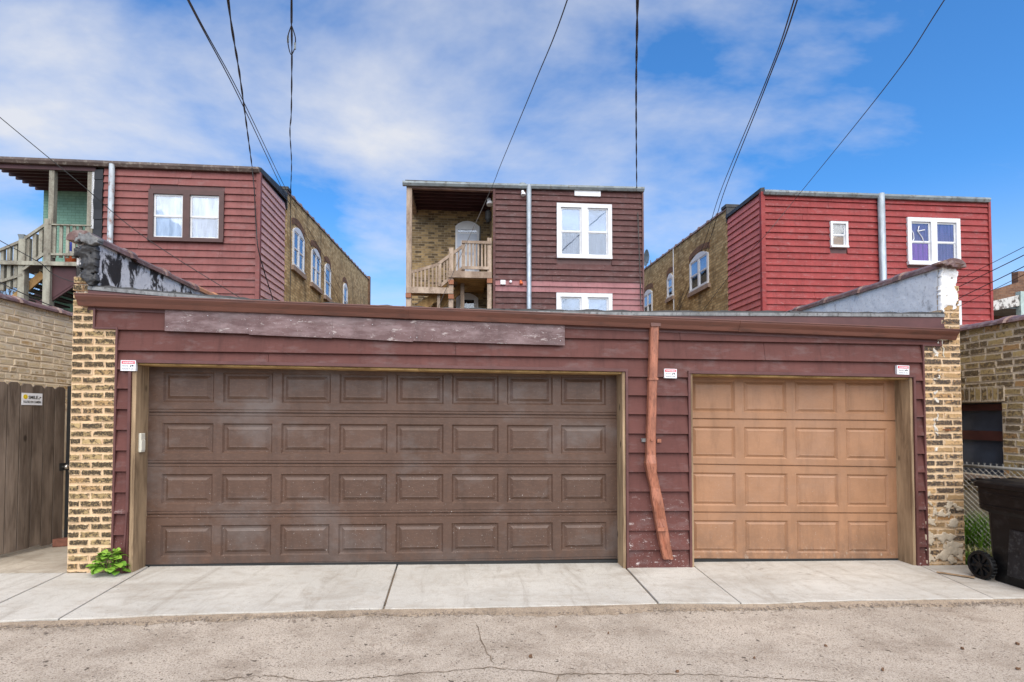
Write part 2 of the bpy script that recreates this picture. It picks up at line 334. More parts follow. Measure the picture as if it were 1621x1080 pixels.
m_yellow = plain('sign_yellow', (0.85, 0.62, 0.02), 0.45, 0.05)
m_cream = plain('cream_plastic', (0.66, 0.63, 0.53), 0.45, 0.06)
m_chrome = plain('worn_chrome', (0.5, 0.47, 0.43), 0.25, 0.2, metal=0.9)
m_steel = plain('galvanised_fence', (0.36, 0.34, 0.30), 0.45, 0.25, 8, metal=0.4)
m_wire = plain('weathered_cable', (0.075, 0.065, 0.06), 0.7, 0.3, 3)
m_wire_b = plain('black_cable', (0.02, 0.02, 0.02), 0.6, 0.3, 3)
m_bin = plain('black_bin_plastic', (0.006, 0.0055, 0.006), 0.42, 0.35, 5, spec=0.22, bump=0.12, bscale=70, dirt=(0.018, 0.017, 0.017))
m_mid_siding = siding_mat('plum_house_siding', (0.12, 0.050, 0.046), 0.22, 0.6, specks=0.18, grain=0.12)
m_mid_pink = siding_mat('pink_house_siding', (0.36, 0.16, 0.165), 0.22, 0.6, grain=0.12)
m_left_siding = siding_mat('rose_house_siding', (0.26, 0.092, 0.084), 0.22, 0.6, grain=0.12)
m_left_side = siding_mat('lit_rose_siding', (0.68, 0.38, 0.34), 0.25, 0.5, grain=0.12)  # lighter copy of the rose siding; the flank's brightness is painted into its colour
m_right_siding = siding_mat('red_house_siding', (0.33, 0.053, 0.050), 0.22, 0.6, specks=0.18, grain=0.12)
m_right_side = siding_mat('lit_red_siding', (0.64, 0.175, 0.145), 0.25, 0.5, grain=0.12)  # red siding lightened, so the brighter light on the flank sits in the colour
m_tarpaper = plain('black_tar_paper', (0.018, 0.018, 0.02), 0.5, 0.4, 4, bump=0.9, bscale=7)
m_bw_l = brickwall_mat('tan_house_brick', (0.70, 0.50, 0.26), (0.36, 0.22, 0.09), (0.30, 0.22, 0.14), 0.24, 0.10, swap=True)
m_bw_r = brickwall_mat('tan_gable_brick', (0.64, 0.45, 0.22), (0.30, 0.18, 0.07), (0.28, 0.21, 0.13), 0.24, 0.10, swap=True)
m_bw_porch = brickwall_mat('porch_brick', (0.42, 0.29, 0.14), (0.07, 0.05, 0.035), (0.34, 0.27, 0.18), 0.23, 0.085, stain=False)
m_bw_green = brickwall_mat('green_painted_brick', (0.27, 0.47, 0.36), (0.25, 0.43, 0.33), (0.19, 0.33, 0.25), 0.23, 0.085, stain=False)
m_bw_far = brickwall_mat('far_brown_brick', (0.25, 0.13, 0.08), (0.14, 0.07, 0.05), (0.2, 0.15, 0.11))
m_tileblock = plain('stone_sill', (0.34, 0.24, 0.18), 0.85, 0.25)
def glass_mat():
    t = NT('window_glass'); t.out((0.02, 0.03, 0.05), 0.04, None, 0.5)
    tr = t.n('ShaderNodeBsdfTransparent'); tr.inputs[0].default_value = (0.86, 0.9, 0.95, 1)
    gl = t.n('ShaderNodeBsdfGlossy'); gl.inputs['Roughness'].default_value = 0.03; gl.inputs['Color'].default_value = (0.9, 0.94, 1, 1)
    fr = t.n('ShaderNodeLayerWeight'); fr.inputs[0].default_value = 0.35
    nb = t.bump(t.noise(t.vec(), 1.3, 2), 0.05, 0.05); t.l(nb, gl.inputs['Normal'])
    ms = t.n('ShaderNodeMixShader'); ad = t.math('ADD', t.math('MULTIPLY', fr.outputs[1], 0.30), 0.05)
    t.l(ad, ms.inputs[0]); t.l(tr.outputs[0], ms.inputs[1]); t.l(gl.outputs[0], ms.inputs[2])
    t.l(ms.outputs[0], t.t.nodes['Material Output'].inputs[0]); return t.m
m_glass = glass_mat()
m_blueglass = plain('dark_board_glass', (0.05, 0.065, 0.095), 0.3, 0.35, 5, spec=0.6)
def cloth(name, c, fold=9): 
    t = NT(name); n = t.noise(t.vec((fold, fold, 0.6)), 2.0, 3); col = t.mix(t.ramp(n, [(0.35, 0.0), (0.65, 1.0)]), sc(c, 0.6), sc(c, 1.15)); return t.out(col, 0.9, t.bump(n, 0.7, 0.05), 0.1)
m_sky_blind = cloth('sky_reflection_blind', (0.42, 0.50, 0.60), 0.5)  # blue sky reflection of the upper panes painted into the blind colour
m_lace = cloth('grey_lace', (0.17, 0.19, 0.23))
m_film = cloth('plastic_film', (0.82, 0.80, 0.77), 3)
m_filmd = cloth('dim_plastic_film', (0.5, 0.49, 0.52), 4)
m_purple = cloth('purple_curtain', (0.36, 0.10, 0.40))
m_dimcurt = cloth('dim_lilac_curtain', (0.22, 0.13, 0.24))
m_dark = plain('dark_room', (0.03, 0.03, 0.035), 0.8)
m_ply = plain('plywood_board', (0.62, 0.34, 0.12), 0.7, 0.15, 5, stretch=(1, 1, 4))
m_orange = plain('orange_plastic', (0.6, 0.12, 0.03), 0.4, 0.1)
m_blue = plain('blue_plastic', (0.03, 0.06, 0.45), 0.4, 0.1)
m_leaf = NT('weed_leaf')
_v = m_leaf.vec((1, 1, 1), True); _c = m_leaf.mix(m_leaf.n('ShaderNodeObjectInfo').outputs['Random'], (0.07, 0.23, 0.015), (0.24, 0.42, 0.05))
m_leaf.p.inputs['Subsurface Weight'].default_value = 0.0
m_leaf = m_leaf.out(m_leaf.mix(m_leaf.ramp(m_leaf.noise(_v, 25, 3), [(0.4, 0.0), (0.72, 0.7)]), _c, (0.26, 0.34, 0.05)), 0.5, None, 0.35)
m_grass = plain('weed_grass', (0.17, 0.33, 0.04), 0.6, 0.5, 9)
m_straw = plain('dry_straw', (0.46, 0.42, 0.20), 0.8, 0.3, 12)
m_bark = plain('bare_bark', (0.09, 0.075, 0.065), 0.9, 0.3)
def concrete(name, c, stain, sscale, agg=0.25):
    t = NT(name); v = t.vec((1, 1, 1))
    col = t.mix(t.ramp(t.noise(v, 0.9, 6, 0.6), [(0.3, 0.0), (0.7, 1.0)]), sc(c, 0.86), sc(c, 1.1))
    col = t.mix(t.ramp(t.noise(t.vec((1, 2.4, 1), rot=(0, 0, R(18))), sscale, 7, 0.68, 0.6), [(0.5, 0.0), (0.75, 0.6)]), col, stain)
    col = t.mix(t.ramp(t.noise(v, 9, 6, 0.7), [(0.5, 0.0), (0.7, 0.4)]), col, sc(stain, 1.25))
    col = t.mix(t.ramp(t.noise(t.vec((3.4, 0.55, 1), rot=(0, 0, R(-8))), 1.4, 7, 0.72, 0.8), [(0.53, 0.0), (0.72, 0.55)]), col, sc(stain, 0.9))
    col = t.mix(t.ramp(t.noise(v, 1.9, 7, 0.74, 1.0), [(0.62, 0.0), (0.72, 0.6)]), col, sc(stain, 0.6))
    fine = t.noise(v, 160, 3, 0.7)
    col = t.mix(t.math('MULTIPLY', t.ramp(fine, [(0.36, 1.0), (0.5, 0.0)]), agg), col, sc(stain, 0.55))
    col = t.mix(t.ramp(t.noise(v, 48, 2, 0.5), [(0.72, 0.0), (0.745, 0.8)]), col, sc(stain, 0.35))
    b = t.bump(fine, 0.35, 0.004); b = t.bump(t.noise(v, 22, 5), 0.25, 0.008, b)
    return t.out(col, 0.9, b, 0.2)
m_slab = concrete('apron_concrete', (0.53, 0.50, 0.45), (0.27, 0.22, 0.17), 1.1, 0.4)
m_walk = concrete('old_walk_concrete', (0.46, 0.40, 0.32), (0.24, 0.19, 0.14), 2.0, 0.25)
def alley_mat():
    t = NT('alley_surface'); v = t.vec((1, 1, 1))
    c = (0.52, 0.44, 0.36)
    col = t.mix(t.ramp(t.noise(v, 0.7, 6, 0.6), [(0.32, 0.0), (0.7, 1.0)]), sc(c, 0.84), sc(c, 1.1))
    col = t.mix(t.ramp(t.noise(v, 2.3, 8, 0.72), [(0.45, 0.0), (0.68, 0.8)]), col, (0.27, 0.21, 0.16))
    vo = t.n('ShaderNodeTexVoronoi'); t.l(v, vo.inputs['Vector']); vo.inputs['Scale'].default_value = 75
    col = t.mix(t.ramp(vo.outputs['Distance'], [(0.05, 0.6), (0.42, 0.0)]), col, (0.62, 0.55, 0.47))
    fine = t.noise(v, 90, 5, 0.8)
    col = t.mix(t.ramp(fine, [(0.38, 0.95), (0.5, 0.0)]), col, (0.13, 0.10, 0.078))
    col = t.mix(t.ramp(t.noise(v, 21, 2, 0.5), [(0.69, 0.0), (0.715, 0.9)]), col, (0.09, 0.07, 0.055))
    col = t.mix(t.ramp(t.noise(v, 1.6, 3, 0.5), [(0.68, 0.0), (0.74, 0.5)]), col, (0.66, 0.6, 0.53))
    b = t.bump(fine, 0.8, 0.008); b = t.bump(t.noise(v, 12, 5), 0.4, 0.014, b)
    return t.out(col, 0.95, b, 0.12)
m_alley = alley_mat()
m_dirt = concrete('yard_dirt', (0.22, 0.17, 0.12), (0.12, 0.09, 0.06), 2, 0.5)
from mathutils import noise as mnoise
def mnoise2(x): return mnoise.noise(Vector((x, 3.7, 1.1)))
m_silt = concrete('washed_silt', (0.40, 0.315, 0.235), (0.11, 0.078, 0.05), 2.2, 0.9)
m_crack = plain('crack_grit', (0.17, 0.125, 0.085), 0.95, 0.4, 20)
m_drip = plain('old_paint_drip', (0.62, 0.57, 0.5), 0.7, 0.3, 30)
m_stone = plain('loose_grit', (0.24, 0.19, 0.15), 0.9, 0.5, 30)
m_litter = plain('dead_leaf_litter', (0.16, 0.085, 0.045), 0.85, 0.4, 30)
m_card = plain('wet_cardboard', (0.33, 0.22, 0.13), 0.85, 0.3, 12)

# ------------------------------------------------------------------ the ground
def sheet(name, mat, xs, ys, dz, sub=None):
    mb = MB()
    ps = [(x, y, zg(x) + dz) for y in ys for x in xs]; n = len(xs)
    mb.pts(ps, [(j * n + i, j * n + i + 1, (j + 1) * n + i + 1, (j + 1) * n + i) for j in range(len(ys) - 1) for i in range(n - 1)])
    return structure(mb.build(name, mat))
sheet('ground', m_dirt, [-500, -30, 30, 500], [-400, 900], -0.10)
alley = sheet('alley', m_alley, [-120, -30, 30, 120], [-3.4, 5.7], -0.03)
# apron slabs: joints read from the photograph, laid on the ground plane
jpx = [((0, 955.6), (103, 907)), ((95, 980), (207, 914)), ((607, 963), (629, 893)), ((1040, 952), (990, 898)), ((1173, 955), (1097, 895)), ((1570, 945), (1462, 897))]
edge = [(0, 983), (95, 980), (300, 971), (607, 963), (820, 960), (1040, 954), (1173, 955), (1380, 949), (1621, 946)]
def front_y(x):
    pts = [G.loc(*gpx(u, v)[:2]) for u, v in edge]
    if x <= pts[0][0]: return pts[0][1]
    for a, b in zip(pts, pts[1:]):
        if a[0] <= x <= b[0]: return a[1] + (b[1] - a[1]) * (x - a[0]) / (b[0] - a[0])
    return pts[-1][1]
joints = []
for f_, b_ in jpx:
    a = G.loc(*gpx(*f_)[:2]); b = G.loc(*gpx(*b_)[:2])
    k = (b[0] - a[0]) / (b[1] - a[1]); joints.append((a[0] - k * a[1], k))      # x = c + k*y
joints = [(-7.2, 0.0)] + joints + [(7.4, 0.0)]
apron = bpy.data.objects.new('apron', None); COL.objects.link(apron); apron.location = (G.o[0], G.o[1], 0); apron.rotation_euler = (0, 0, TH); structure(apron)
def gl(x, y, dz): w = G.wor(x, y); return (x, y, zg(w.x) + dz)
for (c0, k0), (c1, k1) in zip(joints, joints[1:]):
    ring = []
    xm = [c0 + k0 * -1.2 + 0.008, c1 + k1 * -1.2 - 0.008]
    n = max(3, int((xm[1] - xm[0]) / 0.22))
    for i in range(n + 1):
        x = xm[0] + (xm[1] - xm[0]) * i / n
        ring.append((x, front_y(x) + rnd.uniform(-0.012, 0.012)))
    yb = 0.24 if c0 > -4.6 and c1 < 5.3 else -0.02
    ring += [(c1 + k1 * yb - 0.008, yb), (c0 + k0 * yb + 0.008, yb)]
    dz = rnd.uniform(-0.004, 0.004)
    mb = MB(); mb.prism([gl(x, y, -0.12) for x, y in ring], [gl(x, y, dz) for x, y in ring])
    mb.build('slab', m_slab, apron, bevel=0.006)
mbj = MB(); mbj.prism([gl(x, y, -0.14) for x, y in ((-7.1, -1.1), (7.3, -1.0), (7.3, -.03), (-7.1, -.03))], [gl(x, y, -0.018) for x, y in ((-7.1, -1.1), (7.3, -1.0), (7.3, -.03), (-7.1, -.03))])
mbj.build('joint_filler', m_crack, apron)
walk = MB(); walk.prism([gl(x, y, -0.1) for x, y in ((-6.1, -0.012), (-4.57, -0.012), (-4.57, 6.6), (-6.1, 6.6))], [gl(x, y, 0.006) for x, y in ((-6.1, -0.012), (-4.57, -0.012), (-4.57, 6.6), (-6.1, 6.6))])
w_o = walk.build('walkway', m_walk); w_o.location = (G.o[0], G.o[1], 0); w_o.rotation_euler = (0, 0, TH); structure(w_o)
def ribbon(pts, w, seed):
    r = random.Random(seed); P = []
    for (a, b) in zip(pts, pts[1:]):
        n = max(2, int(math.hypot(b[0] - a[0], b[1] - a[1]) / 6))
        for i in range(n):
            t = i / n; P.append(gpx(a[0] + (b[0] - a[0]) * t + r.uniform(-1.5, 1.5), a[1] + (b[1] - a[1]) * t + r.uniform(-1.5, 1.5)))
    mb = MB(); L = []
    for i, p in enumerate(P):
        d = (P[min(i + 1, len(P) - 1)] - P[max(i - 1, 0)]).normalized(); s = Vector((-d.y, d.x, 0)) * w * r.uniform(0.25, 1.0)
        # walk the surface 4 mm above the alley sheet
        L.append(((p - s), (p + s)))
    ps = []
    for a, b in L: ps += [(a.x, a.y, zg(a.x) - 0.026), (b.x, b.y, zg(b.x) - 0.026)]
    mb.pts(ps, [(2 * i, 2 * i + 1, 2 * i + 3, 2 * i + 2) for i in range(len(L) - 1)])
    return mb.build('crack', m_crack, alley)
ribbon([(755, 983), (763, 1013), (785, 1050)], 0.007, 1)
ribbon([(316, 1072), (430, 1062), (503, 1073), (656, 1060), (785, 1050), (838, 1056), (886, 1061), (967, 1060), (1073, 1061), (1134, 1062), (1175, 1065), (1286, 1070), (1367, 1078)], 0.0055, 2)
ribbon([(886, 1061), (878, 1080)], 0.0055, 3)
# silt washed up along the apron edge, lying on the alley
for k_, (x0_, x1_, w_) in enumerate(((-6.2, -2.6, .16), (-2.6, -.1, .12), (-.1, 1.6, .20), (1.6, 4.0, .17), (4.0, 7.0, .15))):
    mb = MB(); n = 46; ps = []; rs_ = random.Random(40 + k_)
    for i in range(n + 1):
        x = x0_ + (x1_ - x0_) * i / n; yf = front_y(x) + .02; e = w_ * (.75 + .55 * mnoise2(x * 2.1 + k_ * 7)) + rs_.uniform(-.02, .02)
        for t_, h_ in ((0, -.010), (.45, -.016), (1, -.0285)):
            p = G.wor(x, yf - .02 - e * t_); ps.append((p.x, p.y, zg(p.x) + h_ + rs_.uniform(-.002, .002) * (t_ < 1)))
    mb.pts(ps, [(3 * i + j, 3 * i + j + 1, 3 * i + 4 + j, 3 * i + 3 + j) for i in range(n) for j in (0, 1)])
    mb.build('silt', m_silt, alley, smooth=True)
# grit along the apron edge
gm = MB(); rg = random.Random(5)
def pebble(mb, x, y, z, s, r):
    h = [(-1, -1, -.3), (1, -1, -.3), (1, 1, -.3), (-1, 1, -.3), (-.6, -.6, .6), (.6, -.6, .6), (.6, .6, .6), (-.6, .6, .6)]
    a = r.uniform(0, 6.28); c, n_ = math.cos(a), math.sin(a); sx = s * r.uniform(.6, 1.3); sy = s * r.uniform(.6, 1.3)
    mb.hexa([(x + (px * sx) * c - (py * sy) * n_, y + (px * sx) * n_ + (py * sy) * c, z + pz * s) for px, py, pz in h])
for i in range(9000):
    x = rg.uniform(-6.2, 7.0); y = front_y(x) - abs(rg.gauss(0, 0.07)) - 0.005
    p = G.wor(x, y); pebble(gm, p.x, p.y, zg(p.x) - 0.020, rg.uniform(.002, .0065) * (1.9 if rg.random() < .06 else 1), rg)
for i in range(2600):
    p = Vector((rg.uniform(-4.5, 5.5), rg.uniform(2.6, 5.0), 0)); pebble(gm, p.x, p.y, zg(p.x) - 0.029, rg.uniform(.002, .006), rg)
g_o = gm.build('grit', m_stone); g_o['kind'] = 'stuff'; g_o['label'] = 'loose grit gathered along the apron edge of the alley'; g_o['category'] = 'grit'

# ------------------------------------------------------------------ wall surfaces
class Surf:
    def __init__(s, root, kind, c=0.0): s.root = root; s.k = kind; s.c = c
    def P(s, a, z, o=0.0):
        return (a, s.c - o, z) if s.k == 'rear' else ((s.c + o, a, z) if s.k == 'right' else (s.c - o, a, z))
    def box(s, mb, a0, a1, z0, z1, o0, o1):
        return mb.hexa([s.P(a0, z0, o0), s.P(a1, z0, o0), s.P(a1, z0, o1), s.P(a0, z0, o1), s.P(a0, z1, o0), s.P(a1, z1, o0), s.P(a1, z1, o1), s.P(a0, z1, o1)])
    def board(s, mb, a0, a1, zb0, zb1, zt0, zt1, o=0.03, ot=0.006):
        return mb.hexa([s.P(a0, zb0, 0.001), s.P(a1, zb1, 0.001), s.P(a1, zb1, o), s.P(a0, zb0, o), s.P(a0, zt0, 0.001), s.P(a1, zt1, 0.001), s.P(a1, zt1, ot), s.P(a0, zt0, ot)])
def clapboards(surf, part, mats, a0, a1, z_top, z_bot, expo, holes, thick=0.03, seed=1):
    """one object for each run of board between openings"""
    r = random.Random(seed); k = 0; z1 = z_top
    while z1 > z_bot + 0.02:
        z0 = max(z_bot, z1 - expo)
        cuts = [a0, a1]
        spans = [(a0, a1)]
        for (h0, h1, hz0, hz1) in holes:
            if hz0 < z1 - 0.01 and hz1 > z0 + 0.01:
                new = []
                for s0, s1 in spans:
                    if h1 <= s0 or h0 >= s1: new.append((s0, s1)); continue
                    if h0 - s0 > 0.03: new.append((s0, h0))
                    if s1 - h1 > 0.03: new.append((h1, s1))
                spans = new
        for s0, s1 in spans:
            # long runs are made of two lengths butted together
            segs = [(s0, s1)]
            if s1 - s0 > 2.6:
                c = r.uniform(s0 + 0.9, s1 - 0.9); segs = [(s0, c - 0.002), (c + 0.002, s1)]
            for b0, b1 in segs:
                mb = MB(); dzb = r.uniform(-.004, .004); surf.board(mb, b0, b1, z0 + dzb, z0 + dzb + r.uniform(-.003, .003), z1 + 0.006, z1 + 0.006, thick * r.uniform(.85, 1.1), 0.004)
                mb.build('siding_board', mats(k, b0, b1, z0), part)
        z1 = z0; k += 1
def window(surf, root, a0, a1, z0, z1, units, sill=True, casing=0.10, mcase=None, msash=None, fills=None, proud=0.085, arch=0.0, mull=0.10, name='window'):
    """casing > sash, pane, curtain"""
    mcase = mcase or m_white; msash = msash or m_white
    mb = MB(); S = surf
    ztop = z1
    if arch:
        n = 8; pts = [(a0 + (a1 - a0) * i / n, z1 - casing + (casing + arch) * 1.0 * math.sin(math.pi * i / n) ** 0.8 * 0.9) for i in range(n + 1)]
        poly = [(a0, z1 - casing)] + pts[1:-1] + [(a1, z1 - casing)]
        mb.prism([S.P(a, z, -0.02) for a, z in poly], [S.P(a, z, proud) for a, z in poly])
    else: S.box(mb, a0, a1, z1 - casing, z1, -0.02, proud)
    S.box(mb, a0, a1, z0, z0 + casing * 0.8, -0.02, proud + (0.03 if sill else 0))
    S.box(mb, a0, a0 + casing, z0 + casing * .8, z1 - casing, -0.02, proud); S.box(mb, a1 - casing, a1, z0 + casing * .8, z1 - casing, -0.02, proud)
    w = (a1 - a0 - 2 * casing - (units - 1) * mull) / units
    for i in range(1, units):
        c = a0 + casing + i * w + (i - 1) * mull; S.box(mb, c, c + mull, z0 + casing * .8, z1 - casing, -0.02, proud)
    part = mb.build(name, mcase, root)
    for i in range(units):
        u0 = a0 + casing + i * (w + mull); u1 = u0 + w; b0 = z0 + casing * .8; b1 = z1 - casing; zm = (b0 + b1) / 2; fw = min(0.05, w * .1)
        for (q0, q1, o, fi) in ((zm - fw * .3, b1, 0.034, 0), (b0, zm + fw * .3, 0.022, 1)):
            sb = MB(); S.box(sb, u0, u1, q0, q0 + fw, 0.004, o); S.box(sb, u0, u1, q1 - fw, q1, 0.004, o)
            S.box(sb, u0, u0 + fw, q0 + fw, q1 - fw, 0.004, o); S.box(sb, u1 - fw, u1, q0 + fw, q1 - fw, 0.004, o)
            sb.build('sash', msash, part)
            pb = MB(); S.box(pb, u0 + fw, u1 - fw, q0 + fw, q1 - fw, o - 0.014, o - 0.010); pb.build('pane', m_glass, part)
            cb = MB(); S.box(cb, u0 + fw * .4, u1 - fw * .4, q0 + fw * .4, q1 - fw * .4, 0.0015 if fi else 0.0045, 0.003 if fi else 0.006)
            f = (fills or [(m_dark, m_dark)])[min(i, len(fills or [1]) - 1)]
            cb.build('curtain' if f[fi] is not m_dark else 'room_behind', f[fi], part)  # blind fills also carry the sky reflection as colour
    return part
def spout(root, surf, a0, a1, z0, z1, mat, o0=0.04, o1=0.13, lean=0.0):
    mb = MB(); c = (a0 + a1) / 2; r = (a1 - a0) / 2; om = (o0 + o1) / 2
    ps = [Vector(surf.P(c, z1, om)), Vector(surf.P(c + lean, z0, om))]; mb.tube(ps, r, 14)
    return mb.build('downspout', mat, root, smooth=True)

# ------------------------------------------------------------------ the garage
gar = thing('garage', 'low wide brick pier garage with maroon siding, one brown and one tan door', 'garage', G)
S0 = Surf(gar, 'rear', 0.0)
XL, XL2, XL3 = -4.559, -4.346, -4.123          # left pier: outer edge, inner edge above and below the step
XR, XR2, XR3 = 5.328, 5.075, 4.850
ZSTEP_L, ZSTEP_R = G.px(170, 522)[1], G.px(1472, 549)[1]
Zl = G.px(128, 384)[1]; Zr = G.px(1500, 424)[1]                          # tops of the parapets under their coping
def gz(x): w = G.wor(x, 0); return zg(w.x)
# bricks: a few shared meshes
def brick_mesh(name, L, H, D, mat, seed, ch=0.006):
    r = random.Random(seed); mb = MB(); j = lambda q: r.uniform(-q, q)
    a = [(-L / 2, D, -H / 2), (L / 2, D, -H / 2), (L / 2, D, H / 2), (-L / 2, D, H / 2)]
    b = [(x + j(.005), ch, z + j(.004)) for x, _, z in a]
    c = [(x * (1 - 2 * ch / L) + j(.006), j(.003), z * (1 - 2 * ch / H) + j(.005)) for x, _, z in a]
    mb.pts(a + b + c, [(0, 1, 5, 4), (1, 2, 6, 5), (2, 3, 7, 6), (3, 0, 4, 7), (4, 5, 9, 8), (5, 6, 10, 9), (6, 7, 11, 10), (7, 4, 8, 11), (8, 9, 10, 11)])
    return mb.mesh(name, mat)
_bc = {}
def get_brick(L, H, D, mat, r):
    k = (round(L, 2), round(H, 3), round(D, 2), mat.name, r.randrange(4))
    if k not in _bc: _bc[k] = brick_mesh('brick', k[0], H, D, mat, hash(k[:3]) % 1000 + k[4])
    return _bc[k]
def lay(part, surf_rot, origin, runs, mat, seed, skip=0.0):
    """runs: (x0, x1, zmid, height, first offset) along the surface; each brick an object"""
    r = random.Random(seed)
    for (x0, x1, zm, H, pattern) in runs:
        x = x0
        for L in pattern:
            e = min(x + L, x1)
            if e - x > 0.035 and r.random() >= skip:
                Lb = e - x - 0.014
                o = link('brick', get_brick(Lb, H - 0.018, 0.05, mat, r), part)
                o.location = origin @ Vector((((x + e) / 2), -0.006 + r.uniform(-.004, .003), zm + r.uniform(-.002, .002)))
                o.rotation_euler = (0, r.uniform(-.008, .008), surf_rot)
                sc_ = Lb / round(Lb, 2); o.scale = (sc_, 1, 1)
            x = e
            if x >= x1 - 0.02: break
def pier(name, xo0, xo1, xi0, xi1, zstep, mat, mort, seed, zparapet):
    r = random.Random(seed)
    mb = MB()
    lo0, lo1 = (xo0, xi1) if xo0 < 0 else (xi1, xo0)
    up0, up1 = (xo0, xi0) if xo0 < 0 else (xi0, xo0)
    mb.box(lo0 + .004, lo1 - .004, -0.022, 0.32, -0.3, zstep); mb.box(up0 + .004, up1 - .004, -0.022, 0.32, zstep, zparapet - .35)
    part = mb.build(name, mort, gar)
    H = 0.0795; runs = []; z = gz((lo0 + lo1) / 2) - .05; k = 0
    while z + H < zparapet - 0.02:
        zm = z + H / 2
        a, b = (lo0, lo1) if z + H <= zstep + .02 else (up0, up1)
        w = b - a
        if (a, b) == (lo0, lo1): pat = [w * .5, w * .5] if k % 2 == 0 else ([w * .26, w * .48, w * .26])
        else: pat = [w] if k % 2 == 0 else [w * .46, w * .54]
        runs.append((a, b, zm, H, [p * r.uniform(.97, 1.03) for p in pat[:-1]] + [1.0])); z += H; k += 1
    lay(part, 0, Matrix.Translation((0, -0.024, 0)), runs, mat, seed)
    return part
pL = pier('brick_pier', XL, 0, XL2, XL3, ZSTEP_L, m_brick_l, m_mortar, 3, Zl - .30)
pR = pier('brick_pier', XR, 0, XR2, XR3, ZSTEP_R, m_brick_r, m_mortar, 4, Zr - .16)
# side faces of the piers show from the passages: plain brickwork
# smeared mortar low on the right pier
from mathutils import noise as mnoise
def inside(x, z, poly):
    c = False; n = len(poly)
    for i in range(n):
        (x0, z0), (x1, z1) = poly[i], poly[(i + 1) % n]
        if (z0 > z) != (z1 > z) and x < (x1 - x0) * (z - z0) / (z1 - z0) + x0: c = not c
    return c
def rough_patch(name, mat, part, uv, y0, amp, step, nscale, hole, seed, y_in=0.0):
    """trowelled patch: a lumpy sheet with ragged edges and holes, standing off the wall"""
    poly = [G.px(u, v, y0) for u, v in uv]; xs = [p[0] for p in poly]; zs = [p[1] for p in poly]
    nx = int((max(xs) - min(xs)) / step) + 2; nz = int((max(zs) - min(zs)) / step) + 2; keep = {}
    for i in range(nx):
        for k in range(nz):
            x, z = min(xs) + i * step, min(zs) + k * step
            n1 = mnoise.fractal(Vector((x * nscale + seed, z * nscale, seed)), 1.0, 2.0, 4)
            jx = x + .025 * mnoise.noise(Vector((x * 18, z * 18, seed))); jz = z + .025 * mnoise.noise(Vector((x * 18, z * 18, seed + 9)))
            if inside(jx, jz, poly) and n1 > hole: keep[(i, k)] = (x, y0 - amp * (.35 + .65 * max(0, n1 + .5)), z)
    cells = set((i, k) for (i, k) in keep if (i + 1, k) in keep and (i, k + 1) in keep and (i + 1, k + 1) in keep)
    while cells:                                            # each separate dab is a part of its own
        st = [cells.pop()]; cs = set(st)
        while st:
            i, k = st.pop()
            for q in ((i + 1, k), (i - 1, k), (i, k + 1), (i, k - 1)):
                if q in cells: cells.discard(q); cs.add(q); st.append(q)
        if len(cs) < 10: continue
        mb = MB(); idx = {}; vs = []; fs = []
        def vid(i, k, back):
            q = (i, k, back)
            if q not in idx:
                p = keep[(i, k)]; idx[q] = len(vs); vs.append((p[0], y_in if back else p[1], p[2]))
            return idx[q]
        for i, k in cs:
            fs.append((vid(i, k, 0), vid(i + 1, k, 0), vid(i + 1, k + 1, 0), vid(i, k + 1, 0)))
            for di, dk, a, b in ((-1, 0, (i, k), (i, k + 1)), (1, 0, (i + 1, k + 1), (i + 1, k)), (0, -1, (i + 1, k), (i, k)), (0, 1, (i, k + 1), (i + 1, k + 1))):
                if (i + di, k + dk) not in cs: fs.append((vid(*a, 0), vid(*b, 0), vid(*b, 1), vid(*a, 1)))
        mb.pts(vs, fs); mb.build(name, mat, part, smooth=True)
rough_patch('mortar_smear', m_mortar2, pR, [(1466, 770), (1480, 775), (1486, 800), (1500, 790), (1523, 800), (1524, 893), (1466, 893)], -.028, .016, .009, 9, .06, 3.3, -.02)
rough_patch('mortar_smear', m_mortar2, pR, [(1466, 850), (1495, 842), (1523, 850), (1524, 893), (1466, 893)], -.030, .018, .009, 6, -.12, 8.1, -.02)
rough_patch('paint_drip', m_drip, pR, [(1479, 543), (1486, 541), (1488, 600), (1486, 680), (1482, 742), (1479, 690), (1477, 610)], -.0335, .004, .006, 22, .10, 4.4, -.02)
# wall core, roof
DL0, DL1, DR0, DR1 = -3.93, 1.247, 2.033, 4.684       # door openings
head_l = lambda x: 2.167 + (x + 3.918) * (2.111 - 2.167) / 5.169
head_r = lambda x: 2.095 + (x - 2.035) * (2.068 - 2.095) / 2.647
mb = MB()
for a, b in ((XL3 + .002, DL0 - .03), (DL1 + .03, DR0 - .03), (DR1 + .03, XR3 - .002)): mb.box(a, b, 0.0, 0.22, -.3, 2.04)
mb.box(XL3 + .002, XR3 - .002, 0.0, 0.22, 2.2, 2.52); mb.box(XL2 + .002, XR2 - .002, 0.0, 0.22, 2.521, 2.70)
mb.box(XL3 + .002, DL0 - .03, 0.0, 0.22, 2.041, 2.199); mb.box(DL1 + .03, DR0 - .03, 0, .22, 2.041, 2.199); mb.box(DR1 + .03, XR3 - .002, 0, .22, 2.041, 2.199)
mb.build('wall_core', m_trim, gar)
mb = MB(); mb.box(XL + .01, XL + .22, .325, 6.6, -.3, 2.7); mb.box(XR - .22, XR - .01, .325, 6.6, -.3, 2.7); mb.box(XL + .221, XR - .221, 6.4, 6.6, -.3, 2.7)
mb.build('side_wall', brickwall_mat('garage_side_brick', (0.42, .3, .15), (.2, .14, .08), (.45, .35, .25), swap=True), gar)
mb = MB(); mb.box(XL + .225, XR - .225, .03, 6.6, 2.705, 2.755); mb.build('roof', m_roofing, gar)
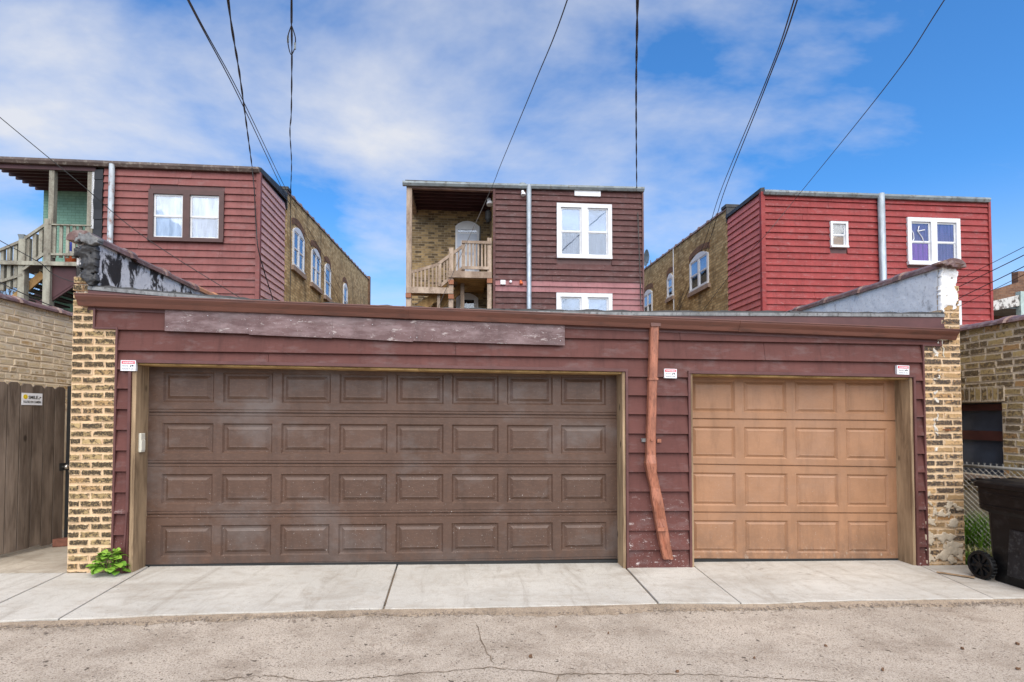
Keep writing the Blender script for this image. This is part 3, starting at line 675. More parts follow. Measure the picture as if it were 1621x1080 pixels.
# siding lines fitted from three strips
Lv = [522, 555, 585, 615.4, 647.6, 680.6, 713.4, 746.5, 779.5, 813, 846.7, 879.8]
Mv = [541, 568.8, 598.4, 627.2, 656.7, 686, 715, 745, 775.4, 806.3, 836, 866]
Rv = [545, 574, 602.4, 631.5, 660, 689.8, 719, 748.5, 778, 807, 837, 867]
lines = []
for a, b, c in zip(Lv, Mv, Rv):
    p = [G.px(203, a), G.px(1040, b), G.px(1450, c)]
    mx = sum(q[0] for q in p) / 3; mz = sum(q[1] for q in p) / 3
    k = sum((q[0] - mx) * (q[1] - mz) for q in p) / sum((q[0] - mx) ** 2 for q in p)
    lines.append((mz - k * mx, k))
zl = lambda k, x: lines[k][0] + lines[k][1] * x
gut_b = lambda x: 2.745 + (x + 4.56) * (2.52 - 2.745) / 9.9
def gboard(segs, bot, top, th=0.042):
    mb = MB()
    for a, b in segs: S0.board(mb, a, b, bot(a), bot(b), top(a), top(b), th, 0.005)
    return mb.build('siding_board', m_siding, gar)
for a, b in ((XL2 + .02, 1.9), (1.904, XR2 - .03)): gboard([(a, b)], lambda x: zl(0, x), lambda x: gut_b(x) + .06)
for a, b in ((XL3 + .02, -0.62), (-0.616, 2.9), (2.904, XR3 - .02)): gboard([(a, b)], lambda x: zl(1, x), lambda x: zl(0, x) + .006)
SL, SM, SR = (XL3 + .02, DL0 - .06), (DL1 + .05, DR0 - .045), (DR1 + .05, XR3 - .02)
def row2(a, b, hd):
    mb = MB(); t = lambda x: zl(1, x) + .006
    S0.board(mb, a, b, hd(a) + .002, hd(b) + .002, t(a), t(b), .030, .005); mb.build('siding_board', m_siding, gar)
row2(SL[1], -2.60, lambda x: head_l(x) + .02); row2(-2.596, SM[0], lambda x: head_l(x) + .02); row2(SM[1], SR[0], lambda x: head_r(x) + .02)
for k in range(2, 13):
    for (a, b) in (SL, SM, SR):
        bot = (lambda x, k=k: zl(k, x)) if k < 12 else (lambda x: gz(x) - .02)
        top = lambda x, k=k: zl(k - 1, x) + .006
        if k == 7 and (a, b) == SM:
            c = 1.62; gboard([(a, c)], bot, top); gboard([(c + .004, b)], bot, top)
        else: gboard([(a, b)], bot, top, 0.042 if k < 9 else .044)
# metal edge trims
def strip(x0, x1, zb, zt, o, mat, nm='corner_trim'):
    mb = MB(); S0.box(mb, x0, x1, zb, zt, -.005, o); return mb.build(nm, mat, gar)
strip(XL3 + .001, XL3 + .02, gz(XL3) + .08, ZSTEP_L, .047, m_trim); strip(XL2 + .001, XL2 + .02, ZSTEP_L, 2.72, .047, m_trim)
strip(XL2 + .0, XL3 + .02, ZSTEP_L + .001, ZSTEP_L + .018, .049, m_trim)
strip(XR3 - .02, XR3 - .001, gz(XR3) - .02, ZSTEP_R, .047, m_trim); strip(XR2 - .03, XR2 - .001, ZSTEP_R, 2.56, .047, m_trim); strip(XR3 - .02, XR2, ZSTEP_R + .001, ZSTEP_R + .018, .049, m_trim)
for x in (DL0 - .058, DL1 + .022, DR0 - .043, DR1 + .022): strip(x, x + .026, gz(x) - .02, (head_l if x < 1.6 else head_r)(x) + .02, .049, m_trim, 'casing')
for a, b, hd in ((DL0 - .058, DL1 + .048, head_l), (DR0 - .043, DR1 + .048, head_r)):
    mb = MB(); mb.hexa([(a, .005, hd(a) - .006), (b, .005, hd(b) - .006), (b, -.051, hd(b) - .006), (a, -.051, hd(a) - .006), (a, .005, hd(a) + .02), (b, .005, hd(b) + .02), (b, -.051, hd(b) + .026), (a, -.051, hd(a) + .026)]); mb.build('casing', m_trim, gar)
# the torn strip at the foot of the left casing
mb = MB(); f0 = gz(-3.98)
mb.prism([(-4.02, -.06, f0), (-3.985, -.068, f0), (-3.965, -.06, f0 + .62), (-3.975, -.056, f0 + .62)], [(-4.02, -.05, f0), (-3.985, -.052, f0), (-3.965, -.051, f0 + .62), (-3.975, -.051, f0 + .62)]); mb.build('torn_trim', m_trim, gar)
# timber jambs and head stops
for x0, x1, hd in ((DL0 - .03, DL0 + .012, head_l), (DL1 - .012, DL1 + .02, head_l), (DR0 - .015, DR0 + .012, head_r), (DR1 - .012, DR1 + .02, head_r)):
    mb = MB(); mb.box(x0, x1, -.030, .255, gz(x0) - .03, hd((x0 + x1) / 2) - .008); mb.build('jamb', m_jamb, gar, bevel=.004)
for a, b, hd, cut in ((DL0 + .014, DL1 - .014, head_l, -1.02), (DR0 + .014, DR1 - .014, head_r, 3.4)):
    for p, q in ((a, cut - .002), (cut + .002, b)):
        mb = MB(); d0, d1 = (.016, .022) if p == a else (.024, .020)
        mb.hexa([(p, -.012, hd(p) - d0 - .008), (q, -.012, hd(q) - d1 - .008), (q, .25, hd(q) - d1 - .008), (p, .25, hd(p) - d0 - .008), (p, -.012, hd(p) - .009), (q, -.012, hd(q) - .009), (q, .25, hd(q) - .009), (p, .25, hd(p) - .009)])
        mb.build('head_jamb', m_jamb_y, gar)
# faded repair panels under the gutter
rps = [((261, 491.6, 524), (396, 500, 528.6)), ((394.5, 499, 530), (526, 506, 535.5)), ((524.5, 505, 534.5), (654, 512, 541.5)), ((652.5, 511, 540), (894, 519, 547))]
for i, ((u0, t0, b0), (u1, t1, b1)) in enumerate(rps):
    y = -.052 - .005 * (i % 2)
    q = [G.px(u0, b0, y), G.px(u1, b1, y), G.px(u1, t1, y), G.px(u0, t0, y)]
    mb = MB(); nseg = 6; fr_ = []; bk_ = []
    o = len(mb.v)
    bl = []; tl = []
    for s_ in range(nseg + 1):
        t = s_ / nseg; w_ = -.0015 * math.sin(t * 5 + i)
        bx, bz = q[0][0] + (q[1][0] - q[0][0]) * t, q[0][1] + (q[1][1] - q[0][1]) * t; tx, tz = q[3][0] + (q[2][0] - q[3][0]) * t, q[3][1] + (q[2][1] - q[3][1]) * t + .03
        bl.append((bx, y + w_ - .004, bz)); tl.append((tx, y + w_ * .4, tz))
    for s_ in range(nseg):
        th = lambda p: (p[0], p[1] + .003, p[2])
        mb.hexa([bl[s_], bl[s_ + 1], th(bl[s_ + 1]), th(bl[s_]), tl[s_], tl[s_ + 1], th(tl[s_ + 1]), th(tl[s_])])
    pn = mb.build('repair_panel', m_faded, gar); pn['label'] = 'faded mauve patch panel nailed over the top board'
    for (fx, fz) in ((.03, .2), (.97, .25), (.5, .82)):
        x = q[0][0] + (q[1][0] - q[0][0]) * fx; z = q[0][1] + (q[1][1] - q[0][1]) * fx + (q[3][1] - q[0][1]) * fz
        nb = MB(); nb.tube([(x, y - .012, z), (x, y, z)], .0035, 6); nb.build('nail', m_plate, pn)
# gutter
yo = -.15
gtl, gtr = G.px(118, 463.5, yo), G.px(1520, 521, yo)
GX0, GX1 = gtl[0], gtr[0]
gtop = lambda x: gtl[1] + (gtr[1] - gtl[1]) * (x - GX0) / (GX1 - GX0)
prof = [(-.034, -.118), (-.088, -.118), (-.096, -.102), (-.106, -.075), (-.128, -.048), (-.140, -.030), (-.142, -.012), (-.150, -.010), (-.150, 0), (-.134, 0), (-.130, -.030), (-.10, -.070), (-.088, -.106), (-.040, -.106), (-.040, 0), (-.034, 0)]
for a, b in ((GX0, -1.15), (-1.146, 2.58), (2.584, GX1)):
    mb = MB(); mb.prism([(a, y, gtop(a) + z) for y, z in prof], [(b, y, gtop(b) + z) for y, z in prof]); gt = mb.build('gutter', m_gutter, gar)
    for e in (a, b):
        if e in (GX0, GX1):
            mb = MB(); d = .006 if e == GX1 else -.006
            cp = prof[:9] + [(-.034, 0)]
            mb.prism([(e, y * 1.01, gtop(e) + z * 1.01) for y, z in cp], [(e + d, y * 1.01, gtop(e) + z * 1.01) for y, z in cp]); mb.build('end_cap', m_gutter, gt)
for x in (-1.148, 2.582):
    mb = MB(); mb.prism([(x - .02, y - .003 * (y < -.05), gtop(x) + z - .003) for y, z in prof[:9] + [(-.034, 0)]], [(x + .02, y - .003 * (y < -.05), gtop(x) + z - .003) for y, z in prof[:9] + [(-.034, 0)]]); mb.build('gutter_joint', m_gutter, gar)
# fascia behind the gutter and the roof edge above it
rl = [G.px(u, v, -.03) for u, v in ((140, 452), (300, 466), (450, 478.5), (640, 486.5), (800, 491), (1000, 493.5), (1250, 494.5), (1494, 496.5))]
mb = MB()
for (a, za), (b, zb) in zip(rl, rl[1:]):
    mb.hexa([(a, -.033, gtop(a) - .15), (b, -.033, gtop(b) - .15), (b, .029, gtop(b) - .15), (a, .029, gtop(a) - .15), (a, -.033, za - .03), (b, -.033, zb - .03), (b, .029, zb - .03), (a, .029, za - .03)])
mb.build('fascia', m_trim, gar)
mb = MB(); rr = random.Random(9)
for (a, za), (b, zb) in zip(rl, rl[1:]):
    n = 8
    for i in range(n):
        x0, x1 = a + (b - a) * i / n, a + (b - a) * (i + 1) / n; z0, z1 = za + (zb - za) * i / n, za + (zb - za) * (i + 1) / n
        mb.hexa([(x0, -.044, z0 - .045), (x1, -.044, z1 - .045), (x1, .4, z1 - .045), (x0, .4, z0 - .045), (x0, -.040, z0 - .008), (x1, -.040, z1 - .008), (x1, .4, z1 - .006), (x0, .4, z0 - .006)])
mb.build('drip_edge', m_flash, gar)
mb = MB()
for (a, za), (b, zb) in zip(rl, rl[1:]):
    n = 14; zs = [za + (zb - za) * i / n + rr.uniform(-.008, .010) for i in range(n + 1)]; xs = [a + (b - a) * i / n for i in range(n + 1)]
    for i in range(n):
        mb.hexa([(xs[i], -.036, za + (zb - za) * i / n - .012), (xs[i + 1], -.036, za + (zb - za) * (i + 1) / n - .012), (xs[i + 1], 1.5, zs[i + 1] - .012), (xs[i], 1.5, zs[i] - .012), (xs[i], -.03, zs[i] + .012), (xs[i + 1], -.03, zs[i + 1] + .012), (xs[i + 1], 1.5, zs[i + 1] + .012), (xs[i], 1.5, zs[i] + .012)])
mb.build('roofing_edge', m_tar, gar)
# parapets with clay coping
def parapet(x0, x1, ztop, mat, endmat, seed, inner):
    r = random.Random(seed); mb = MB(); n = 16; y1 = 6.6
    P = []
    for i in range(n + 1):
        y = .012 + (y1 - .012) * i / n
        w = 0 if i in (0, n) else r.uniform(-.008, .008)
        P.append((y, w))
    for (ya, wa), (yb, wb) in zip(P, P[1:]):
        a0, a1 = x0 + (0 if inner > 0 else wa), x1 + (wa if inner > 0 else 0); b0, b1 = x0 + (0 if inner > 0 else wb), x1 + (wb if inner > 0 else 0)
        mb.hexa([(a0, ya, 2.70), (a1, ya, 2.70), (b1, yb, 2.70), (b0, yb, 2.70), (a0, ya, ztop), (a1, ya, ztop), (b1, yb, ztop), (b0, yb, ztop)])
    part = mb.build('parapet', mat, gar)
    y = -.10; k = 0; xm = (x0 + x1) / 2; hw = (x1 - x0) / 2 + .035
    while y < y1:
        L = .74
        tb = MB(); m = 9
        def arc(yy, s, dz=0): return [(xm + hw * s * math.cos(math.pi * i / (m - 1)), yy, ztop - .012 + dz + .105 * s * math.sin(math.pi * i / (m - 1)) ** .8) for i in range(m)]
        dz = r.uniform(-.008, .008)
        segs = [(y, 1.0), (y + L - .12, 1.0), (y + L - .10, 1.14), (y + L, 1.14)]
        for (ya, sa), (yb, sb) in zip(segs, segs[1:]): tb.prism(arc(ya, sa, dz), arc(yb, sb, dz))
        tb.build('coping_tile', m_tile_o if (inner > 0 and k == 3) else m_tile, part, smooth=False); y += L; k += 1
    return part
parL = parapet(XL + .004, XL2 - .004, Zl, m_coat_l, m_tar, 31, 1)
parR = parapet(XR2 + .01, XR - .004, Zr, m_coat_r, m_coat_r, 32, -1)
# tar plaster on the left parapet end, coated end of the right one
rough_patch('tar_plaster', m_tar, parL, [(121, 392), (136, 387), (154, 386), (154, 420), (155, 447), (150, 453), (140, 451), (132, 442), (128, 426), (122, 418), (119, 408)], -.035, .05, .007, 11, -.5, 2.7, .0)
rough_patch('end_flashing', m_flash, parL, [(117, 378), (128, 369), (142, 369), (156, 377), (155, 385), (146, 388), (134, 383), (124, 388), (117, 387)], -.10, .012, .007, 12, -.6, 5.1, -.02)
rough_patch('end_coating', m_coat_r, parR, [(1488, 424), (1500, 421), (1509, 424), (1513, 440), (1510, 456), (1513, 470), (1511, 488), (1502, 497), (1488, 493), (1486, 460)], -.022, .035, .008, 9, -.55, 7.7, .0)
rough_patch('end_coping', m_tile, parR, [(1484, 417), (1495, 412), (1512, 413), (1526, 420), (1519, 427), (1508, 424), (1494, 421)], -.11, .02, .007, 9, -.7, 1.2, -.02)
# downspout, bent and crushed at its foot
ds = [(512, 1031, 1044), (560, 1029.5, 1042.5), (610, 1028, 1041), (660, 1026.5, 1039.5), (697, 1025, 1038.7), (720, 1024.5, 1039), (734, 1023.5, 1040.5), (749, 1026, 1040.5), (773, 1031, 1045.5), (790, 1033, 1049.5), (804, 1035.5, 1052), (822, 1038, 1055), (838, 1041, 1058), (862, 1046, 1062), (886, 1051, 1066.5)]
mb = MB(); rows = []
for i, (v, a, b) in enumerate(ds):
    yf = -.105 - (.02 if i == 6 else 0) - (.012 * math.sin(i * 2.1) if i > 6 else 0); crush = .0 if i < 7 else rnd.uniform(.0, .03)
    pa, pb = G.px(a, v, yf), G.px(b, v, yf); w = pb[0] - pa[0]
    rows.append([(pa[0], -.032, pa[1]), (pa[0], yf + .01, pa[1]), (pa[0] + w * .12, yf, pa[1]), (pa[0] + w * .38, yf + crush * 1.1 + (.008 if i < 7 else 0), pa[1]), (pa[0] + w * .62, yf + crush * .4 + (.008 if i < 7 else 0), pb[1]), (pa[0] + w * .88, yf, pb[1]), (pb[0], yf + .012, pb[1]), (pb[0], -.032, pb[1])])
n = 8
mb.pts([p for q in rows for p in q], [(k * n + i, k * n + (i + 1) % n, (k + 1) * n + (i + 1) % n, (k + 1) * n + i) for k in range(len(rows) - 1) for i in range(n)] + [tuple(range(n))])
dsp = mb.build('downspout', m_spout, gar); dsp['label'] = 'copper brown rectangular downspout bent and crushed at its foot'
pO = G.px(1037, 513, -.09); mb = MB(); mb.box(pO[0] - .055, pO[0] + .055, -.115, -.034, pO[1] - .03, pO[1] + .02); mb.build('outlet', m_gutter, dsp)
for v_, a_, b_ in ((600, 1027.5, 1042), ):
    p, q = G.px(a_, v_, -.11), G.px(b_, v_, -.11); mb = MB(); mb.box(p[0], q[0], -.112, -.03, p[1] - .012, p[1] + .012); mb.build('strap', m_spout, dsp)
for (u0, u1, v, m) in ((1016, 1025, 697, m_flash), (1041, 1047, 698, m_spout)):
    p, q = G.px(u0, v, -.05), G.px(u1, v, -.05); mb = MB(); mb.box(p[0], q[0], -.045, -.036, p[1] - .02, p[1] + .02); mb.build('strap', m, dsp)
p = G.px(1032, 698, -.11); mb = MB(); mb.tube([(p[0], -.118, p[1] + .01), (p[0], -.100, p[1] + .01)], .014, 8); mb.build('rivet', m_spout, dsp)
p = G.px(1047, 838, -.11); mb = MB(); mb.box(p[0] - .05, p[0] + .06, -.128, -.085, p[1] - .018, p[1] + .018); mb.build('strap', m_spout, dsp)

# garage doors
def garage_door(label, x0, x1, uv_l, uv_r, colx, mat, ribs, mould, slope, depth, rows_frac, yd=.20):
    zl_ = [G.px(u, v, yd)[1] for u, v in uv_l]; zr_ = [G.px(u, v, yd)[1] for u, v in uv_r]
    def Z(k, x, f=0.0):
        a = zl_[k] + (zl_[k + 1] - zl_[k]) * f if f else zl_[k]; b = zr_[k] + (zr_[k + 1] - zr_[k]) * f if f else zr_[k]
        return a + (b - a) * (x - x0) / (x1 - x0)
    mb = MB(); mb.hexa([(x0, yd + .02, Z(0, x0)), (x1, yd + .02, Z(0, x1)), (x1, yd + .06, Z(0, x1)), (x0, yd + .06, Z(0, x0)), (x0, yd + .02, Z(4, x0)), (x1, yd + .02, Z(4, x1)), (x1, yd + .06, Z(4, x1)), (x0, yd + .06, Z(4, x0))])
    part = mb.build('garage_door', mat, gar); part['label'] = label
    for k in range(4):
        g = .004
        def P(x, f, o=0.0):
            za = Z(k, x) + g; zb = Z(k + 1, x) - g; return (x, yd + o, za + (zb - za) * f)
        f0, f1 = rows_frac[k]
        mb = MB()
        q = lambda xa, xb, fa, fb, oa=0.0, ob=0.0: mb.pts([P(xa, fa, oa), P(xb, fa, oa), P(xb, fb, ob), P(xa, fb, ob)], [(0, 1, 2, 3)])
        bands = [0, f0, f1, 1]
        if ribs:
            r1, r2 = .055, .945
            q(x0, x1, 0, .012, .012, .003); q(x0, x1, .012, r1 - .012, .003, .003); q(x0, x1, r1 - .012, r1, .003, .008); q(x0, x1, r1, r1 + .008, .008, 0); q(x0, x1, r1 + .008, f0)
            q(x0, x1, f1, r2 - .008); q(x0, x1, r2 - .008, r2, 0, .008); q(x0, x1, r2, r2 + .012, .008, .003); q(x0, x1, r2 + .012, .988, .003, .003); q(x0, x1, .988, 1, .003, .012)
        else:
            q(x0, x1, 0, .012, .012, 0); q(x0, x1, .012, f0); q(x0, x1, f1, .988); q(x0, x1, .988, 1, 0, .012)
        q(x0, x1, 0, 0, .012, .05); q(x0, x1, 1, 1, .012, .05)
        xs = [x0] + [c for ab in colx for c in ab] + [x1]
        for i in range(0, len(xs), 2): q(xs[i], xs[i + 1], f0, f1)
        H = (Z(k + 1, x0) - Z(k, x0)); fm = mould / H; fs = slope / H
        for a, b in colx:
            A = [P(a, f0), P(b, f0), P(b, f1), P(a, f1)]; B = [P(a + mould, f0 + fm, depth), P(b - mould, f0 + fm, depth), P(b - mould, f1 - fm, depth), P(a + mould, f1 - fm, depth)]
            mb.pts(A + B, [(i, (i + 1) % 4, 4 + (i + 1) % 4, 4 + i) for i in range(4)])
            pb = MB(); m2 = mould + slope
            C = [P(a + m2, f0 + fm + fs, .002), P(b - m2, f0 + fm + fs, .002), P(b - m2, f1 - fm - fs, .002), P(a + m2, f1 - fm - fs, .002)]
            E_ = [P(a + m2 + .006, f0 + fm + fs + .012, .0035), P(b - m2 - .006, f0 + fm + fs + .012, .0035), P(b - m2 - .006, f1 - fm - fs - .012, .0035), P(a + m2 + .006, f1 - fm - fs - .012, .0035)]
            pb.pts(B + C + E_, [(i, (i + 1) % 4, 4 + (i + 1) % 4, 4 + i) for i in range(4)] + [(4 + i, 4 + (i + 1) % 4, 8 + (i + 1) % 4, 8 + i) for i in range(4)] + [(8, 9, 10, 11)])
            pb.build('raised_panel', mat, part)
        mb.build('door_section', mat, part)
    sb = MB(); sb.hexa([(x0, yd - .004, gz(x0) - .04), (x1, yd - .004, gz(x1) - .04), (x1, yd + .05, gz(x1) - .04), (x0, yd + .05, gz(x0) - .04), (x0, yd - .004, max(gz(x0) + .022, Z(0, x0))), (x1, yd - .004, max(gz(x1) + .022, Z(0, x1))), (x1, yd + .05, max(gz(x1) + .022, Z(0, x1))), (x0, yd + .05, max(gz(x0) + .022, Z(0, x0)))])
    sb.build('bottom_seal', m_seal, part)
    return part
cl = [(-3.77 + i * .6215, -3.77 + i * .6215 + .527) for i in range(8)]
garage_door('wide dark brown double garage door with rows of raised panels', DL0 + .012, DL1 - .012, [(232, 900), (234, 815), (236, 734), (238, 653), (240, 572)], [(976, 886), (976, 811), (976, 735), (976, 658), (976, 580)], cl, m_door_b, True, .024, .046, .028, [(.2, .8), (.2, .8), (.2, .8), (.2, .8)])
cr_ = [(2.13 + i * .636, 2.13 + i * .636 + .528) for i in range(4)]
garage_door('single tan garage door with four columns of raised panels', DR0 + .012, DR1 - .012, [(1098, 885), (1097, 811), (1096, 735), (1096, 663), (1096, 590)], [(1421, 887), (1420, 813), (1419, 740), (1418, 666.5), (1417, 592)], cr_, m_door_t, False, .020, .028, .018, [(.14, .84), (.14, .84), (.14, .84), (.14, .84)])

# ------------------------------------------------------------------ things on the garage front
def text_mesh(name, s, size, mat, parent, loc, bold=0.0):
    cu = bpy.data.curves.new(name, 'FONT'); cu.body = s; cu.size = size; cu.align_x = 'LEFT'; cu.extrude = .0004; cu.offset = bold
    t = bpy.data.objects.new('tmp', cu); COL.objects.link(t); bpy.context.view_layer.update()
    dg = bpy.context.evaluated_depsgraph_get(); me = bpy.data.meshes.new_from_object(t.evaluated_get(dg)); bpy.data.objects.remove(t)
    me.materials.clear(); me.materials.append(mat)
    o = link(name, me, parent, loc); o.rotation_euler = (R(90), 0, 0); return o
def fit_text(name, s, w, h, mat, parent, x, y, z, bold=0.0):
    o = text_mesh(name, s, h * 1.38, mat, parent, (x, y, z), bold)
    xs = [v.co.x for v in o.data.vertices]; x0, x1 = min(xs), max(xs); k = w / (x1 - x0); o.scale = (k, 1, 1); o.location.x = x - x0 * k; return o
def warning_sign(u0, u1, v0, v1, label, tilt=0):
    x0, z0 = G.px(u0, v1, -.052); x1, z1 = G.px(u1, v0, -.052); w, h = x1 - x0, z1 - z0; c = G.wor(x0, -.052, z0)
    r = thing('warning_sign', label, 'sign', loc=c, rz=TH, group='security camera warning signs'); r.rotation_euler = (0, tilt, TH)
    mb = MB(); mb.box(0, w, -.003, .030, 0, h); mb.build('plate', m_plate, r)
    mb = MB(); mb.box(w * .06, w * .94, -.0042, -.003, h * .66, h * .93); mb.build('red_band', m_red, r)
    fit_text('lettering', 'WARNING', w * .74, h * .17, m_plate, r, w * .13, -.005, h * .71, .0006)
    fit_text('lettering', 'Security', w * .40, h * .13, m_black, r, w * .12, -.004, h * .42)
    fit_text('lettering', 'Cameras In Use', w * .76, h * .12, m_black, r, w * .12, -.004, h * .14)
    mb = MB(); mb.box(w * .63, w * .70, -.0042, -.003, h * .38, h * .52); mb.prism([(w * .72, -.0042, h * .46), (w * .84, -.0042, h * .40), (w * .88, -.0042, h * .50), (w * .76, -.0042, h * .58)], [(w * .72, -.003, h * .46), (w * .84, -.003, h * .40), (w * .88, -.003, h * .50), (w * .76, -.003, h * .58)]); mb.build('camera_icon', m_black, r)
    return r
warning_sign(191, 215, 570.5, 587, 'red and white warning sign beside the dark brown double door', .01)
warning_sign(1051.5, 1071, 584, 598.5, 'red and white warning sign between the downspout and the tan door', .02)
warning_sign(1420, 1438.7, 578.5, 592.7, 'red and white warning sign above the right corner of the tan door', .03)
p = G.px(230, 701, .05); kp = thing('door_keypad', 'slim cream keypad box on the timber jamb of the brown door', 'keypad', loc=G.wor(DL0 + .012, .06, p[1] - .10), rz=TH)
mb = MB(); mb.box(0, .028, -.035, .045, 0, .2); mb.build('case', m_cream, kp, bevel=.008)
mb = MB(); mb.box(.004, .032, -.03, .04, .02, .13); mb.build('cover', m_cream, kp, bevel=.004)
p = G.px(1493, 536, -.06); cmr = thing('eave_camera', 'small cream box with a dangling cable under the right gutter end', 'camera', loc=G.wor(p[0], -.05, p[1] - .02), rz=TH)
mb = MB(); mb.box(-.05, .05, -.03, .02, 0, .035); mb.build('housing', m_cream, cmr, bevel=.006)
mb = MB(); mb.tube([(0, .0, 0), (.0, .012, -.06), (.03, .015, -.1), (.02, .018, -.16), (.035, .02, -.2)], .006, 6); mb.build('cable', m_cream, cmr)
p = G.px(1500, 680, -.05); o = MB(); o.bar((-.05, 0, .0), (.035, 0, -.012), .02, .012); o.bar((.0, .03, .0), (0, -.02, 0), .012, .012)
o = tag(o.build('wall_hook', plain('rusty_iron', (.22, .08, .03), .8, .4, 20)), 'small rusty iron hook sticking out of the right brick pier', 'hook'); o.location = G.wor(p[0], -.052, p[1]); o.rotation_euler = (0, 0, TH)

# ------------------------------------------------------------------ left passage: gate, neighbour's wall
A = Vector((-5.66, 6.02, 0)); B = Vector((-5.545, 6.82, 0)); dv = (B - A).normalized()
ga = math.atan2(dv.y, dv.x); glen = (B - A).length
GF = Frame((B.x, B.y), ga)
gate = thing('wooden_gate', 'weathered dog-eared plank gate standing open in the left passage', 'gate', loc=(B.x, B.y, 0), rz=ga)
rw = random.Random(3); x = 0.0; zb = zg(-5.6) + .055
for i in range(9):
    w = rw.uniform(.132, .142); zt = 1.965 + .006 * i + rw.uniform(-.008, .008); z0 = zb + rw.uniform(-.012, .012); x0 = x - w; e = .028
    ring = [(x0, z0), (x - .009, z0), (x - .009, zt - e), (x - e - .009, zt), (x0 + e, zt), (x0, zt - e)]
    yy = rw.uniform(-.004, .004)
    mb = MB(); mb.prism([(a, yy - .012, z) for a, z in ring], [(a, yy + .008, z) for a, z in ring]); mb.build('plank', m_fence, gate, bevel=.003); x = x0
for z in (.35, 1.05, 1.72):
    mb = MB(); mb.box(x + .02, -.02, .013, .05, z, z + .09); mb.build('rail', m_fence, gate)
mb = MB(); mb.tube([(-.03, -.012, .985), (-.03, -.05, .985)], .011, 10); mb.build('knob_stem', m_chrome, gate)
mb = MB()
bm = bmesh.new(); bmesh.ops.create_uvsphere(bm, u_segments=14, v_segments=10, radius=.03); me = bpy.data.meshes.new('knob'); bm.to_mesh(me); bm.free(); me.materials.append(m_chrome)
for pl in me.polygons: pl.use_smooth = True
link('knob', me, gate, (-.03, -.072, .985)); link('knob', me, gate, (.055, -.02, .985))
mb = MB(); mb.box(-.07, .02, -.018, -.0125, .94, 1.03); mb.build('latch_plate', m_seal, gate)
# posts at the gate's free end
gp = tag(MB().box(-.03, .03, -.02, .03, 0, 1.96).build('gate_post', m_seal), 'thin black steel post at the free end of the plank gate', 'post'); gp.location = (B.x + .045, B.y + .04, zg(-5.5)); gp.rotation_euler = (0, 0, ga)
gp = tag(MB().box(-.045, .045, -.02, .05, 0, 1.86).build('latch_post', wood_mat('raw_post_timber', (.36, .26, .17), (.2, .13, .08))), 'pale timber latch post between the plank gate and left brick pier', 'post'); gp.location = (-5.39, 6.98, zg(-5.4)); gp.rotation_euler = (0, 0, TH)
lb = tag(link('loose_brick', brick_mesh('loose_brick', .21, .09, .1, plain('red_brick_block', (.22, .09, .06), .9, .3, 20, bump=.5), 3)), 'loose red brick lying on the walk beside the plank gate', 'brick')
pq = gpx(95, 868); lb.location = (pq.x, pq.y + .05, zg(pq.x) + .053); lb.rotation_euler = (0, 0, R(25))
# smile sign on the gate
def smile():
    q = [GF.px(u, v, -.02) for u, v in ((34.5, 641), (66.5, 643), (67, 624), (35, 622))]
    w = q[1][0] - q[0][0]; h = q[3][1] - q[0][1]; c = GF.wor(q[0][0], -.022, q[0][1])
    r = thing('smile_sign', 'small white camera notice with a yellow smiling face on the plank gate', 'sign', loc=c, rz=ga)
    mb = MB(); mb.box(0, w, 0, .012, 0, h); mb.build('plate', m_plate, r)
    mb = MB(); cx, cz, rx, rz_ = w * .16, h * .68, w * .11, h * .2
    ring = [(cx + rx * math.cos(i * .3142), cz + rz_ * math.sin(i * .3142)) for i in range(20)]
    mb.prism([(a, -.0012, b) for a, b in ring], [(a, 0, b) for a, b in ring]); fc = mb.build('face', m_yellow, r)
    mb = MB()
    for s in (-1, 1): mb.box(cx + s * rx * .4 - rx * .12, cx + s * rx * .4 + rx * .12, -.002, -.0012, cz + rz_ * .15, cz + rz_ * .45)
    for i in range(8):
        a0, a1 = math.pi * (1.15 + .7 * i / 8), math.pi * (1.15 + .7 * (i + 1) / 8)
        f = lambda a, k: (cx + rx * k * math.cos(a), cz + rz_ * k * math.sin(a))
        pts = [f(a0, .55), f(a1, .55), f(a1, .7), f(a0, .7)]; mb.prism([(x_, -.002, z_) for x_, z_ in pts], [(x_, -.0012, z_) for x_, z_ in pts])
    mb.build('features', m_black, fc)
    fit_text('lettering', 'SMILE', w * .46, h * .27, m_black, r, w * .31, -.001, h * .52, .0012)
    fit_text('lettering', "YOU'RE ON CAMERA", w * .9, h * .2, m_black, r, w * .05, -.001, h * .16, .0008)
    mb = MB(); mb.box(w * .80, w * .86, -.0012, 0, h * .50, h * .58); mb.box(w * .86, w * .93, -.0012, 0, h * .60, h * .70); mb.build('camera_icon', m_black, r)
smile()
